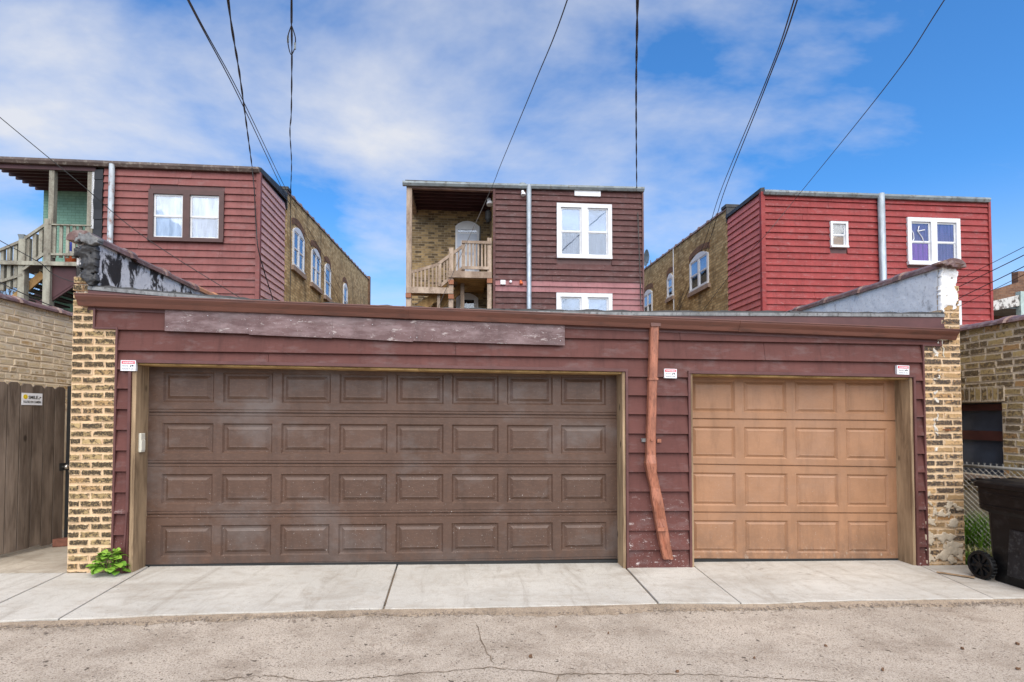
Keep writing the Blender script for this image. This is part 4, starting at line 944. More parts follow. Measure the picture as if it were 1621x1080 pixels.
# left neighbour's garage: its side wall runs back along the passage
nx, ny = -6.12, 6.45
NL = Frame((nx, ny), TH + math.pi / 2)             # local x runs back, local -y faces the passage... 
def side_building(name, label, ox, oy, facing, ztop, mat, mort, seed, y0, y1, zlow, window_at=None, joint=.088):
    """a neighbour's garage whose brick side wall faces the passage; local x runs back from the alley"""
    fr = Frame((ox, oy), TH + math.pi / 2 if facing < 0 else TH + math.pi / 2)
    root = thing(name, label, 'garage', loc=(ox, oy, 0), rz=TH + math.pi / 2)
    # local y: + is to the left (world -x), so a wall facing right (+x) faces local -y
    s = 1 if facing > 0 else -1
    mb = MB(); holes = []
    def bx(a, b, z0, z1, d0=.012, d1=.25): mb.box(a, b, min(s * d0, s * d1), max(s * d0, s * d1), z0, z1)
    if window_at:
        wa, wb, w0, w1 = window_at
        bx(y0, wa, -.3, ztop); bx(wb, y1, -.3, ztop); bx(wa, wb, -.3, w0); bx(wa, wb, w1, ztop)
    else: bx(y0, y1, -.3, ztop)
    wall = mb.build('wall', mort, root)
    mb = MB(); mb.box(y0, y1, min(s * .26, s * 6), max(s * .26, s * 6), -.3, ztop - .05); mb.build('body', m_bw_far, root)
    r = random.Random(seed); z = ztop - joint; k = 0; H = joint
    while z > zlow:
        a = y0; first = True
        while a < y1:
            L = (.115 if r.random() < .12 else .215) * r.uniform(.94, 1.04)
            if first and k % 2: L *= .5
            first = False
            b = min(a + L, y1)
            ok = b - a > .04
            if window_at and not (b <= wa - .0 or a >= wb or z + H <= w0 or z >= w1):
                if a < wa - .04: b2 = wa; L2 = b2 - a; segs = [(a, wa)]
                elif b > wb + .04: segs = [(wb, b)]
                else: segs = []
            else: segs = [(a, b)]
            for p, q in segs if ok else []:
                Lb = q - p - .013
                if Lb < .02: continue
                o = link('brick', get_brick(Lb, H - .016, .05, mat, r), wall)
                o.location = ((p + q) / 2, -s * 0 + s * (.002 + r.uniform(-.005, .004)), z + H / 2 + r.uniform(-.003, .003)); o.rotation_euler = (0, r.uniform(-.012, .012), 0 if s > 0 else math.pi)
                o.scale = (Lb / round(Lb, 2), 1, 1)
            a = b
        z -= H; k += 1
    a = y0 - .02; k = 0
    while a < y1:
        tb = MB(); m = 9; L = .66
        def arc(xx, sc_): return [(xx, s * .12 + .17 * sc_ * math.cos(math.pi * i / (m - 1)), ztop - .01 + .085 * sc_ * math.sin(math.pi * i / (m - 1))) for i in range(m)]
        sg = [(a, 1.0), (a + L - .1, 1.0), (a + L - .085, 1.16), (a + L, 1.16)]
        for (xa, sa), (xb, sb) in zip(sg, sg[1:]): tb.prism(arc(xa, sa), arc(xb, sb))
        tb.build('coping_tile', m_tile, root); a += L; k += 1
    return root, wall, s
side_building('brick_garage', 'limewashed yellow brick garage wall behind the plank gate', -6.10, 6.45, 1, 3.02, m_brick_w, plain('limewashed_mortar', (.78, .64, .46), .95, .18, 7, bump=.6), 5, -.9, 2.6, 1.62)
WINR = (.33, 1.02, .86, 1.78)
rb, rwall, s_ = side_building('brick_garage', 'tan and brown brick garage wall behind the chain-link fence', 6.0, 6.38, -1, 2.74, m_brick_n, m_mortar2, 6, -1.0, 2.2, .55, WINR)
wa, wb, w0, w1 = WINR
mb = MB(); mb.box(wa, wb, -.19, -.15, w0, w1); wp = mb.build('window', m_blueglass, rwall); wp['label'] = 'blue-black boarded window with a maroon cross rail'
mb = MB(); zc = w1 - .42
mb.box(wa + .02, wb - .02, -.15, -.11, zc - .06, zc + .06); mb.box(wa + .02, wb - .02, -.15, -.10, w1 - .1, w1 - .02); mb.build('window_rail', plain('maroon_rail_paint', (.09, .03, .025), .6), wp)
mb = MB(); mb.box(wa - .05, wb + .05, -.15, .03, w0 - .07, w0 - .002); mb.build('sill', m_tileblock, wp)
rk = random.Random(8); x = wa - .05
while x < wb + .05:
    w = rk.uniform(.07, .085); mb = MB(); mb.box(x, x + w - .012, -.05, .014 + rk.uniform(0, .006), w1 + .012, w1 + .20); mb.build('lintel_brick', m_brick_n, rwall); x += w
# ------------------------------------------------------------------ right passage: fence, weeds, bin
f1 = Vector((5.60, 6.97, 0)); f0 = Vector((6.01, 5.98, 0)); fd = (f0 - f1); fl = fd.length; fa = math.atan2(fd.y, fd.x); fz = zg(5.7)
fen = thing('chain_link_fence', 'low rusty chain-link fence along the right passage wall', 'fence', loc=(f1.x, f1.y, fz), rz=fa); FH = 1.13
mb = MB(); mb.tube([(-.05, 0, FH), (fl + .05, 0, FH)], .019, 10); mb.build('top_rail', m_steel, fen, smooth=True)
for x in (0.0, fl):
    mb = MB(); mb.tube([(x, .03, -.1), (x, .03, FH + .03)], .024, 10); mb.build('post', m_steel, fen, smooth=True)
mb = MB(); stp = .062; k = -FH
while k < fl + FH:
    for sgn in (1, -1):
        a0, z0, a1, z1 = k, 0.0, k + FH, FH
        if sgn < 0: z0, z1 = FH, 0.0
        t0 = max(0, (0 - a0) / (a1 - a0)); t1 = min(1, (fl - a0) / (a1 - a0))
        if t1 > t0: mb.tube([(a0 + (a1 - a0) * t, sgn * .003, z0 + (z1 - z0) * t) for t in (t0, t1)], .0028, 4, False)
    k += stp
mb.build('chain_link_mesh', m_steel, fen)
mb = MB(); k = 0.0
while k < fl: mb.tube([(k, 0, FH - .01), (k + .018, .004, FH + .045)], .0026, 4); mb.tube([(k + .02, 0, FH - .01), (k + .004, -.004, FH + .045)], .0026, 4); k += stp
mb.build('barbs', m_steel, fen)
def grass_clump(name, label, c, n, h, spread, seed, mats, group):
    r = random.Random(seed); mb = MB()
    for i in range(n):
        a = r.uniform(0, 6.28); d = spread * math.sqrt(r.random()); x, y = d * math.cos(a) * .5, d * math.sin(a); hh = h * r.uniform(.35, 1); ln = r.uniform(.15, .6) * hh; b = r.uniform(0, 6.28); w = r.uniform(.005, .011)
        px_, py_ = -math.sin(b) * w, math.cos(b) * w; pts = []
        for t, ww in ((0, .8), (.4, 1), (.75, .7), (1, .05)):
            cx, cy, cz = x + math.cos(b) * ln * t * t, y + math.sin(b) * ln * t * t, hh * (t - .18 * t * t); pts += [(cx - px_ * ww, cy - py_ * ww, cz), (cx + px_ * ww, cy + py_ * ww, cz + .003)]
        mb.pts(pts, [(2 * j, 2 * j + 1, 2 * j + 3, 2 * j + 2) for j in range(3)])
    o = mb.build(name, mats); o.location = c; return tag(o, label, 'weeds', group)
grass_clump('weed_clump', 'tall bright green weeds growing behind the chain-link fence', (5.78, 7.02, fz - .04), 620, .78, .34, 3, m_grass, None)
grass_clump('weed_clump', 'short pale dry weeds at the foot of the chain-link fence', (5.63, 6.72, fz - .05), 260, .30, .28, 4, m_straw, None)
grass_clump('weed_clump', 'low green weeds between the right pier and the bin wheel', (5.47, 6.52, fz - .05), 160, .26, .16, 6, m_grass, None)
# wheeled bin
bd = Vector((.10, -1, 0)).normalized(); ba = math.atan2(bd.y, bd.x)
bc = Vector((5.02, 5.98, 0))
BN = thing('wheeled_bin', 'tall black wheeled rubbish bin beside the right brick pier', 'bin', loc=(bc.x, bc.y, zg(5.2) - .02), rz=ba)
def bring(l0, l1, w, z, off=0): return [(l0, .02 + off, z), (l1, .02 + off, z), (l1, w - off, z), (l0, w - off, z)]
prof_b = [(.10, .60, .54, .02, .05), (.095, .64, .56, .30, .03), (.085, .68, .58, .70, .015), (.085, .685, .58, .735, .012), (.0, .70, .60, .765, .0), (-.01, .725, .61, 1.0, -.012)]
def rr_ring(l0, l1, w, z, off, c=.04):
    a, b, p, q = l0, l1, .02 + off, w - off
    return [(a + c, p, z), (b - c, p, z), (b - c * .3, p + c * .3, z), (b, p + c, z), (b, q - c, z), (b - c * .3, q - c * .3, z), (b - c, q, z), (a + c, q, z), (a + c * .3, q - c * .3, z), (a, q - c, z), (a, p + c, z), (a + c * .3, p + c * .3, z)]
mb = MB(); rings = [rr_ring(a, b, w, z, o) for a, b, w, z, o in prof_b]; n = 12
mb.pts([p for q in rings for p in q], [(k * n + i, k * n + (i + 1) % n, (k + 1) * n + (i + 1) % n, (k + 1) * n + i) for k in range(len(rings) - 1) for i in range(n)] + [tuple(range(n)), tuple(range((len(rings) - 1) * n, len(rings) * n))])
mb.build('body', m_bin, BN, bevel=.006)
mb = MB(); lr = [rr_ring(-.03, .75, .635, 1.0, -.035), rr_ring(-.03, .76, .64, 1.045, -.04), rr_ring(.0, .73, .62, 1.065, -.02), rr_ring(.1, .62, .52, 1.085, .09)]
mb.pts([p for q in lr for p in q], [(k * n + i, k * n + (i + 1) % n, (k + 1) * n + (i + 1) % n, (k + 1) * n + i) for k in range(3) for i in range(n)] + [tuple(range(n)), tuple(range(3 * n, 4 * n))]); lid = mb.build('lid', m_bin, BN, bevel=.005)
for yy in (.10, .30, .50):
    mb = MB(); mb.box(-.10, .02, yy, yy + .05, 1.03, 1.075); mb.build('hinge', m_bin, lid, bevel=.006)
mb = MB(); mb.tube([(-.10, .06, 1.05), (-.10, .58, 1.05)], .017, 10); mb.build('handle', m_bin, BN, smooth=True)
WR = .145
for yy in (-.035, .56):
    ring = MB(); nn = 28
    def wr(r, y): return [(.06 + r * math.cos(6.2832 * i / nn), y, .02 + WR + r * math.sin(6.2832 * i / nn)) for i in range(nn)]
    R_ = [wr(WR * .80, yy), wr(WR * .96, yy - .004), wr(WR, yy + .012), wr(WR, yy + .045), wr(WR * .96, yy + .06), wr(WR * .80, yy + .055)]
    ring.pts([p for q in R_ for p in q], [(k * nn + i, k * nn + (i + 1) % nn, ((k + 1) % 6) * nn + (i + 1) % nn, ((k + 1) % 6) * nn + i) for k in range(6) for i in range(nn)]); wh = ring.build('wheel', m_bin, BN)
    tr = MB()
    for i in range(24):
        a = 6.2832 * i / 24; x, z = .06 + (WR + .001) * math.cos(a), .02 + WR + (WR + .001) * math.sin(a); tr.bar((x, yy + .008, z), (x, yy + .05, z), .012, .012)
    tr.build('tread', m_seal, wh)['kind'] = 'stuff'
    hb = MB()
    for i in range(8):
        a = 6.2832 * i / 8 + .2; hb.bar((.06 + .02 * math.cos(a), yy + .02, .02 + WR + .02 * math.sin(a)), (.06 + WR * .84 * math.cos(a), yy + .02, .02 + WR + WR * .84 * math.sin(a)), .022, .024, up=(0, 1, 0))
    hb.build('spokes', m_bin, wh)
    cb = MB(); cb.tube([(.06, yy - .006, .02 + WR), (.06, yy + .055, .02 + WR)], .034, 14); cb.build('hub', m_bin, wh, smooth=False)
    bk = MB(); bk.tube([(.06, yy + .035, .02 + WR), (.06, yy + .05, .02 + WR)], WR * .82, nn); bk.build('wheel_disc', m_seal, wh)
for (l0, l1, z_, h_) in ((.03, .70, .80, .012), (.02, .71, .93, .016)):
    mb = MB(); mb.box(l0, l1, .004, .04, z_, z_ + h_); mb.build('moulded_rib', m_bin, BN, bevel=.003)
mb = MB(); mb.prism([(.30, .022, .12), (.60, .022, .12), (.62, .02, .36), (.66, .02, .60), (.34, .02, .60)], [(.30, .031, .12), (.60, .031, .12), (.62, .029, .36), (.66, .029, .60), (.34, .029, .60)]); mb.build('side_panel', plain('scuffed_bin_plastic', (.013, .013, .015), .5, .5, 12, spec=.25, dirt=(.05, .05, .052)), BN, bevel=.004)
# litter by the wheel
mb = MB(); pp = gpx(1538, 915)
mb.bar((-.28, .10, .004), (.02, -.02, .006), .05, .006); lt = tag(mb.build('cardboard_strip', m_card), 'flattened wet cardboard strip on the concrete beside the bin wheel', 'litter'); lt.location = (pp.x, pp.y, zg(pp.x) + .006); lt.rotation_euler = (0, 0, R(-20))
rlv = random.Random(77)
def leaf_litter(u, v, s, dz=-.024):
    p = gpx(u, v); mb = MB(); n = 7; ring = [(s * math.cos(6.283 * i / n) * rlv.uniform(.6, 1.2), s * .6 * math.sin(6.283 * i / n) * rlv.uniform(.6, 1.2)) for i in range(n)]
    mb.prism([(x, y, 0) for x, y in ring], [(x * .8, y * .8, .010 * rlv.random() + .006) for x, y in ring]); o = mb.build('dead_leaf', m_litter); o.location = (p.x, p.y, zg(p.x) + dz); o.rotation_euler = (0, 0, rlv.uniform(0, 6))
    return o
for (u, v, s) in ((840, 1034, .022), (963, 998, .012), (1072, 1058, .014), (1397, 1055, .018), (1611, 1015, .02), (1611, 1054, .018), (1523, 1022, .014), (1194, 1037, .012), (1307, 1018, .012), (880, 988, .01)):
    tag(leaf_litter(u, v, s), 'curled brown dead leaf lying on the alley surface', 'leaf', 'dead leaves scattered on the alley')
# leafy weed at the left pier
lm = MB(); n = 5
ring = []
prof_l = [(0, .0), (.12, .34), (.35, .5), (.62, .46), (.85, .26), (1, 0)]
vs = []; fs = []
for i, (t, w) in enumerate(prof_l):
    z = .22 * math.sin(t * 2.6) - .12 * t
    vs += [(t, -w * .95, z + .10 * w), (t, 0, z), (t, w * .95, z + .10 * w)]
for i in range(len(prof_l) - 1):
    for j in (0, 1): fs.append((3 * i + j, 3 * i + j + 1, 3 * i + 4 + j, 3 * i + 3 + j))
lm.pts(vs, fs); leaf_me = lm.mesh('leaf', m_leaf, True)
pc = gpx(166, 912); pw = thing('leafy_weed', 'bushy bright green weed growing at the foot of the left brick pier', 'plant', loc=(pc.x, pc.y + .06, zg(pc.x)))
rpn = random.Random(4)
for i in range(120):
    a = rpn.uniform(0, 6.283); el = rpn.uniform(-.1, 1.35); rad = rpn.uniform(.75, 1.0)
    x, y, z = .165 * rad * math.cos(a) * math.cos(el), .12 * rad * math.sin(a) * math.cos(el), .05 + .175 * rad * math.sin(max(0, el)) + rpn.uniform(-.02, .02)
    s = rpn.choice((.035, .05, .06, .075, .09)) * rpn.uniform(.85, 1.1)
    o = link('leaf', leaf_me, pw, (x * .75, y * .75, max(.015, z))); o.rotation_euler = (rpn.uniform(-.5, .5), -rpn.uniform(-.25, .35) + (.25 if el < .4 else -.1), a + rpn.uniform(-.5, .5)); o.scale = (s, s, s)
mb = MB()
for i in range(16):
    a = rpn.uniform(0, 6.28); mb.tube([(0, 0, 0), (.06 * math.cos(a), .05 * math.sin(a), .07), (.11 * math.cos(a), .08 * math.sin(a), .15)], .003, 5)
mb.build('stems', m_leaf, pw)

# ------------------------------------------------------------------ houses behind: shared pieces
def roof_gutter(root, x0, x1, zl_, zr_, h, mat, y=0.0):
    mb = MB(); mb.prism([(x0, y - .16, zl_), (x0, y - .16, zl_ - h * .45), (x0, y - .12, zl_ - h), (x0, y - .035, zl_ - h), (x0, y - .035, zl_)], [(x1, y - .16, zr_), (x1, y - .16, zr_ - h * .45), (x1, y - .12, zr_ - h), (x1, y - .035, zr_ - h), (x1, y - .035, zr_)])
    return mb.build('gutter', mat, root)
def lamp_head(root, p, s, mat, name='flood_lamp'):
    mb = MB(); x, y, z = p
    mb.tube([(x, y, z), (x, y - .5 * s, z)], s * .35, 10); mb.tube([(x, y - .45 * s, z - .1 * s), (x + .1 * s, y - .8 * s, z - .7 * s), (x + .1 * s, y - .9 * s, z - 1.1 * s)], [s * .25, s * .55, s * .6], 12)
    return mb.build(name, mat, root)
def brick_side(surf, root, y0, y1, z0, za, zb, mat, thick, capmat, name='brick_wall'):
    """receding brick wall with a parapet that climbs towards the street and tiled coping"""
    s = 1 if surf.k == 'right' else -1
    mb = MB(); P = surf.P
    mb.hexa([P(y0, z0, 0), P(y1, z0, 0), P(y1, z0, -thick), P(y0, z0, -thick), P(y0, za, 0), P(y1, zb, 0), P(y1, zb, -thick), P(y0, za, -thick)])
    part = mb.build(name, mat, root)
    n = int((y1 - y0) / .78); 
    for i in range(n):
        a = y0 + (y1 - y0) * i / n; b = y0 + (y1 - y0) * (i + 1) / n; t0 = za + (zb - za) * i / n; t1 = za + (zb - za) * (i + 1) / n
        mb = MB()
        for (p, q, e, f_, w, h) in ((a, b - .14, t0, t1, .04, .07), (b - .14, b - .02, t1 - .01, t1, .07, .11)):
            mb.hexa([P(p, e - .02, w), P(q, f_ - .02, w), P(q, f_ - .02, -thick - w), P(p, e - .02, -thick - w), P(p, e + h, w * .3), P(q, f_ + h, w * .3), P(q, f_ + h, -thick - w * .3), P(p, e + h, -thick - w * .3)])
        mb.build('coping_tile', m_tile, part)
    return part
def side_window(surf, root, uA, uB, topA, botA, units, x_at, fr, fills):
    ya, zt = fr.pxx(uA, topA, x_at); _, zb = fr.pxx(uA, botA, x_at); yb, _ = fr.pxx(uB, topA, x_at)
    a, b = min(ya, yb), max(ya, yb)
    w = window(surf, root, a, b, zb, zt, units, casing=.09, fills=fills, proud=.05, arch=.16, mull=.12)
    mb = MB(); surf.box(mb, a - .12, b + .12, zb - .16, zb - .002, -.02, .10); mb.build('sill', m_tileblock, w)
    mb = MB(); n = 9
    for i in range(n):
        t0, t1 = i / n, (i + 1) / n; f = lambda t: zt + .05 + .15 * math.sin(math.pi * t) ** .8
        a0, a1 = a - .1 + (b - a + .2) * t0, a - .1 + (b - a + .2) * t1
        mb.hexa([surf.P(a0, f(t0), .0), surf.P(a1 - .012, f(t1), 0), surf.P(a1 - .012, f(t1), .02), surf.P(a0, f(t0), .02), surf.P(a0, f(t0) + .22, 0), surf.P(a1 - .012, f(t1) + .22, 0), surf.P(a1 - .012, f(t1) + .22, .02), surf.P(a0, f(t0) + .22, .02)])
    mb.build('brick_arch', m_bw_far, w)
    return w
def balusters(root, pts, h_of, z0_of, n, w, mat, y):
    for i in range(n):
        t = (i + .5) / n; x = pts[0] + (pts[1] - pts[0]) * t
        mb = MB(); mb.box(x - w / 2, x + w / 2, y - w / 2, y + w / 2, z0_of(x), h_of(x)); mb.build('baluster', mat, root)

# ------------------------------------------------------------------ middle house
MF = frame_at(18.0, 1018)
mid = thing('middle_house', 'plum sided two-storey house with an open timber stair porch and white windows', 'house', MF)
SM_ = Surf(mid, 'rear', 0.0)
px = MF.px
ZT = 9.10; xw0, xw1 = px(781, 400)[0], px(1017.5, 400)[0]; xp0 = px(643.5, 400)[0]; YB = 1.94
mb = MB(); mb.box(xw0, xw1, 0, 2.6, -.5, ZT); wall = mb.build('rear_wall', m_trim, mid)
wu = (px(881, 400)[0], px(968, 400)[0], px(924, 410.5)[1], px(924, 324)[1])
zl1 = px(924, 465)[1]; wl_ = (wu[0] - .02, wu[1], zl1 - 1.85, zl1)
expo = (px(800, 306.5)[1] - px(800, 443)[1]) / 15
pink_hi, pink_lo = px(900, 444)[1], px(900, 463)[1]
def mid_mat(k, a, b, z):
    if pink_lo - .04 < z + expo * .5 < pink_hi: return m_mid_pink
    if z + expo * .5 < pink_lo and a > wl_[1] - .1: return m_mid_pink
    return m_mid_siding
clapboards(SM_, wall, mid_mat, xw0 + .06, xw1 - .03, ZT - .08, -.3, expo, [wu, wl_], .046, 3)
for a, b in ((xw0 - .015, xw0 + .06), (xw1 - .03, xw1 + .02)):
    mb = MB(); mb.box(a, b, -.066, .05, -.4, ZT - .02); mb.build('corner_trim', m_mid_siding if a < xw0 else m_trim, mid)
window(SM_, mid, *wu, 2, casing=.13, mull=.2, fills=[(m_sky_blind, m_lace), (m_sky_blind, m_lace)])
window(SM_, mid, *wl_, 2, casing=.13, mull=.2, fills=[(m_sky_blind, m_dark), (m_sky_blind, m_dark)])
spout(mid, SM_, px(833, 400)[0], px(840.5, 400)[0], -.2, ZT + .0, m_galv, .04, .18)
g0, g1 = px(637, 286, -.16), px(1020.5, 296, -.16)
gt = roof_gutter(mid, g0[0], g1[0], g0[1], g1[1], .13, m_gutgrey)
mb = MB(); mb.box(xp0 - .05, xw1, -.03, 20, ZT - .02, ZT + .06); mb.build('roof', m_roofing, mid)
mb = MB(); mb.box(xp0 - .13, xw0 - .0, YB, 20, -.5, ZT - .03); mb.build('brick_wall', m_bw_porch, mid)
mb = MB(); mb.box(xw0 + .001, xw1 - .08, 2.61, 20, -.5, ZT - .03); mb.build('brick_wall', m_bw_r, mid)
p = px(827, 290, .8); mb = MB(); mb.tube([(p[0], .8, ZT), (p[0], .8, ZT + .36)], .09, 10); mb.tube([(p[0], .8, ZT + .3), (p[0], .8, ZT + .42)], .12, 10); mb.build('vent_pipe', m_gutgrey, mid)
a, zb = px(909, 311); b, zt = px(950, 303.5); mb = MB(); mb.box(a, b, -.07, -.02, zb, zt); o = mb.build('patch_board', m_plate, mid); o['label'] = 'short unpainted white board near the eave'
lamp_head(mid, (px(827, 305)[0], -.03, px(827, 305)[1]), .13, m_plate)
lamp_head(mid, (px(824, 446)[0], -.03, px(824, 446)[1]), .10, m_orange, 'outdoor_lamp')
q = px(796, 448); mb = MB(); mb.box(q[0] - .08, q[0] + .08, -.1, -.02, q[1] - .07, q[1] + .07); mb.build('junction_box', m_plate, mid)
q = px(808, 447); mb = MB(); mb.tube([(q[0], -.02, q[1]), (q[0], -.13, q[1])], .04, 10); mb.build('cable_entry', m_plate, mid)
# porch: posts, ceiling, stairs
def vpost(u0, u1, vt, vb, y, mat, root, F_, nm='post', d=None, zb=None):
    a, zt = F_.px(u0, vt, y); b, z_ = F_.px(u1, vb, y); d = d or (b - a)
    mb = MB(); mb.box(a, b, y, y + d, z_ if zb is None else zb, zt); return mb.build(nm, mat, root)
vpost(643.5, 651, 293, 490, -.02, m_deck, mid, MF, zb=-.4)
vpost(710.5, 717.5, 392, 490, -.02, m_deck, mid, MF, zb=-.4)
vpost(771.5, 778, 376.5, 490, -.02, m_deck, mid, MF, zb=-.4)
vpost(731, 736, 381, 428, -.02, m_deck, mid, MF)
a = px(644, 300)[0]; zbm = px(700, 300)[1]
mb = MB(); mb.box(a, xw0 - .02, -.02, .12, zbm, ZT - .021); mb.build('beam', plain('faded_beam_paint', (.2, .12, .1), .7, .4, 4), mid)
mb = MB(); mb.box(a + .15, xw0 - .02, .121, YB - .002, zbm + .10, zbm + .16); mb.build('ceiling', m_maroon, mid)
for i in range(6):
    y = .30 + i * .29; mb = MB(); mb.box(a + .152, xw0 - .022, y, y + .045, zbm + .0, zbm + .099); mb.build('joist', m_maroon, mid)
mb = MB(); mb.box(a, a + .149, .121, YB - .002, zbm - .12, zbm + .18); mb.build('side_beam', m_deck, mid)
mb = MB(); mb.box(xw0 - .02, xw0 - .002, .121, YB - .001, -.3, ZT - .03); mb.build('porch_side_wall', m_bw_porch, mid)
# landing rims
def rim(u0, u1, v0, v1, y, mat, root, F_, th=.05, nm='rim_board'):
    a, zt = F_.px(u0, v0, y); b, zb = F_.px(u1, v1, y); mb = MB(); mb.box(a, b, y, y + th, zb, zt); return mb.build(nm, mat, root), a, b, zb, zt
_, ra, rb_, rz0, rz1 = rim(710, 778.5, 428.8, 440.5, -.075, m_deck, mid, MF)
mb = MB(); mb.box(ra + .05, rb_, -.02, 1.9, rz1 - .04, rz1 + .005); mb.build('landing_floor', m_deck_y, mid)
_, la, lb_, lz0, lz1 = rim(644, 717.5, 454, 465, -.08, m_deck, mid, MF)
mb = MB(); mb.box(la, lb_, -.02, 1.0, lz1 - .05, lz1 - .004); mb.build('landing_floor', m_deck_y, mid)
for (u0, u1, v0, v1, nm) in ((731, 778, 381, 386.5, 'top_rail'), (731, 774, 421.5, 427, 'bottom_rail')):
    a, zt = px(u0, v0, -.04); b, zb = px(u1, v1, -.04); mb = MB(); mb.box(a, b, -.06, -.022, zb, zt); mb.build(nm, m_deck, mid)
za, zb_ = px(750, 426, -.04)[1], px(750, 383, -.04)[1]
balusters(mid, (px(738, 400)[0], px(771, 400)[0]), lambda x: zb_, lambda x: za, 6, .055, m_deck, .0)
def slope_rail(root, F_, pts, y, w, t, mat, nm='stair_rail'):
    for (u0, v0), (u1, v1) in zip(pts, pts[1:]):
        a = F_.px(u0, v0, y); b = F_.px(u1, v1, y); mb = MB(); mb.bar((a[0], y, a[1]), (b[0], y, b[1]), w, t); mb.build(nm, mat, root)
slope_rail(mid, MF, [(651, 431.5), (695, 418.5)], .05, .06, .09, m_deck); slope_rail(mid, MF, [(694, 418), (733, 389.5)], .03, .06, .09, m_deck); slope_rail(mid, MF, [(697, 453), (733, 424)], .03, .06, .09, m_deck)
vpost(694, 698.5, 417, 453, .0, m_deck, mid, MF)
xr0, zr0 = px(652, 433, .05); xr1, zr1 = px(694, 420, .05)
balusters(mid, (xr0, xr1), lambda x: zr0 + (zr1 - zr0) * (x - xr0) / (xr1 - xr0), lambda x: lz1, 7, .055, m_deck, .05)
for u, vt, vb in ((703, 415, 447), (708, 411, 443), (721, 402, 434), (726, 398, 430)):
    vpost(u - 1.2, u + 1.2, vt, vb, .04, m_deck, mid, MF, 'baluster')
# stair flights under the landings
for (p0, p1, y, m) in (((716, 452), (662, 489), .35, m_deck_y), ((742, 446), (700, 480), .9, m_deck_y)):
    a, b = px(*p0, y), px(*p1, y); mb = MB(); d = Vector((b[0] - a[0], 0, b[1] - a[1])); e = Vector((b[0] + d.x * 1.2, y, b[1] + d.z * 1.2)); mb.bar((a[0], y, a[1]), e, .05, .28); mb.build('stringer', m, mid)
    for i in range(9):
        t = i / 8 * 1.9; x = a[0] + d.x * t; z = a[1] + d.z * t + .12; mb = MB(); mb.box(x - .16, x + .16, y + .026, y + .9, z, z + .04); mb.build('tread', m_deck, mid)
for (u, v, y) in ((714, 447, -.03), (775, 445, -.03), (714, 470, -.03), (646.5, 468, -.03)):
    q = px(u, v, y); mb = MB(); mb.box(q[0] - .085, q[0] + .085, y - .045, y + .0, q[1] - .07, q[1] + .07); mb.build('post_bracket', plain('orange_bracket', (.30, .11, .05), .6, .2), mid)
vpost(729, 735, 446, 490, .6, m_deck, mid, MF, zb=-.4)
vpost(692, 696.5, 466, 490, .1, m_deck, mid, MF, zb=-.4)
mb = MB(); mb.box(ra + .1, rb_ - .2, .0, 1.9, rz0 - .02, rz0 + .04); mb.build('landing_underside', m_deck_y, mid)
# porch door
SB = Surf(mid, 'rear', YB)
da, dt = px(721, 350, YB); db, _ = px(759, 350, YB); zfl = rz1; dd0, dtop = px(724, 371, YB); dd1, _ = px(755, 371, YB)
mb = MB(); n = 10; pts = [(da, zfl)] + [(da + (db - da) * i / n, dt - .2 + .2 * math.sin(math.pi * i / n) ** .7) for i in range(n + 1)] + [(db, zfl)]
mb.prism([SB.P(x, z, .0) for x, z in pts], [SB.P(x, z, .05) for x, z in pts]); dr = mb.build('porch_door', m_white, mid)
mb = MB(); SB.box(mb, dd0, dd1, zfl, dtop, .051, .08); mb.build('door_leaf', plain('pale_blue_door', (.52, .57, .66), .5, .08), dr)
mb = MB(); SB.box(mb, dd0 + .02, dd1 - .02, dtop + .06, dt - .32, .051, .058); mb.build('transom', m_glass, dr)
mb = MB(); SB.box(mb, dd0 + .02, dd1 - .02, dtop + .06, dt - .32, .0505, .0508); mb.build('dark_transom_room', m_dark, dr)
for i in range(2):
    for j in range(3):
        x0 = dd0 + .12 + i * (dd1 - dd0 - .12) / 2; x1 = x0 + (dd1 - dd0) * .3; h = (dtop - zfl - .3) / 3
        mb = MB(); SB.box(mb, x0, x1, zfl + .15 + j * h, zfl + .05 + (j + 1) * h, .081, .088); mb.build('door_panel', m_white, dr)
# security screen standing open at a right angle
xs = dd1 + .08; mb = MB()
for y0_, y1_, z0_, z1_ in ((YB - .95, YB - .06, zfl, zfl + .08), (YB - .95, YB - .06, dtop - .08, dtop), (YB - .95, YB - .9, zfl, dtop), (YB - .11, YB - .06, zfl, dtop)): mb.box(xs, xs + .03, y0_, y1_, z0_, z1_)
for i in range(1, 9): mb.box(xs + .006, xs + .02, YB - .95 + i * .1, YB - .94 + i * .1, zfl + .08, dtop - .08)
mb.build('security_door', m_seal, mid)
wa_, wt = px(722, 468, YB); wb_, _ = px(757, 468, YB)
window(SB, mid, wa_, wb_, wt - 1.8, wt, 1, casing=.1, fills=[(m_dark, m_dark)], arch=.1)
lamp_head(mid, (px(774, 318, .5)[0], .5, px(774, 318, .5)[1]), .18, m_plate)
q = px(773, 343, .6); mb = MB(); mb.tube([(q[0], .6, q[1] + .22), (q[0], .6, q[1] + .15), (q[0], .6, q[1] - .1), (q[0], .6, q[1] - .2)], [.05, .11, .11, .06], 10); mb.build('lantern', m_seal, mid)

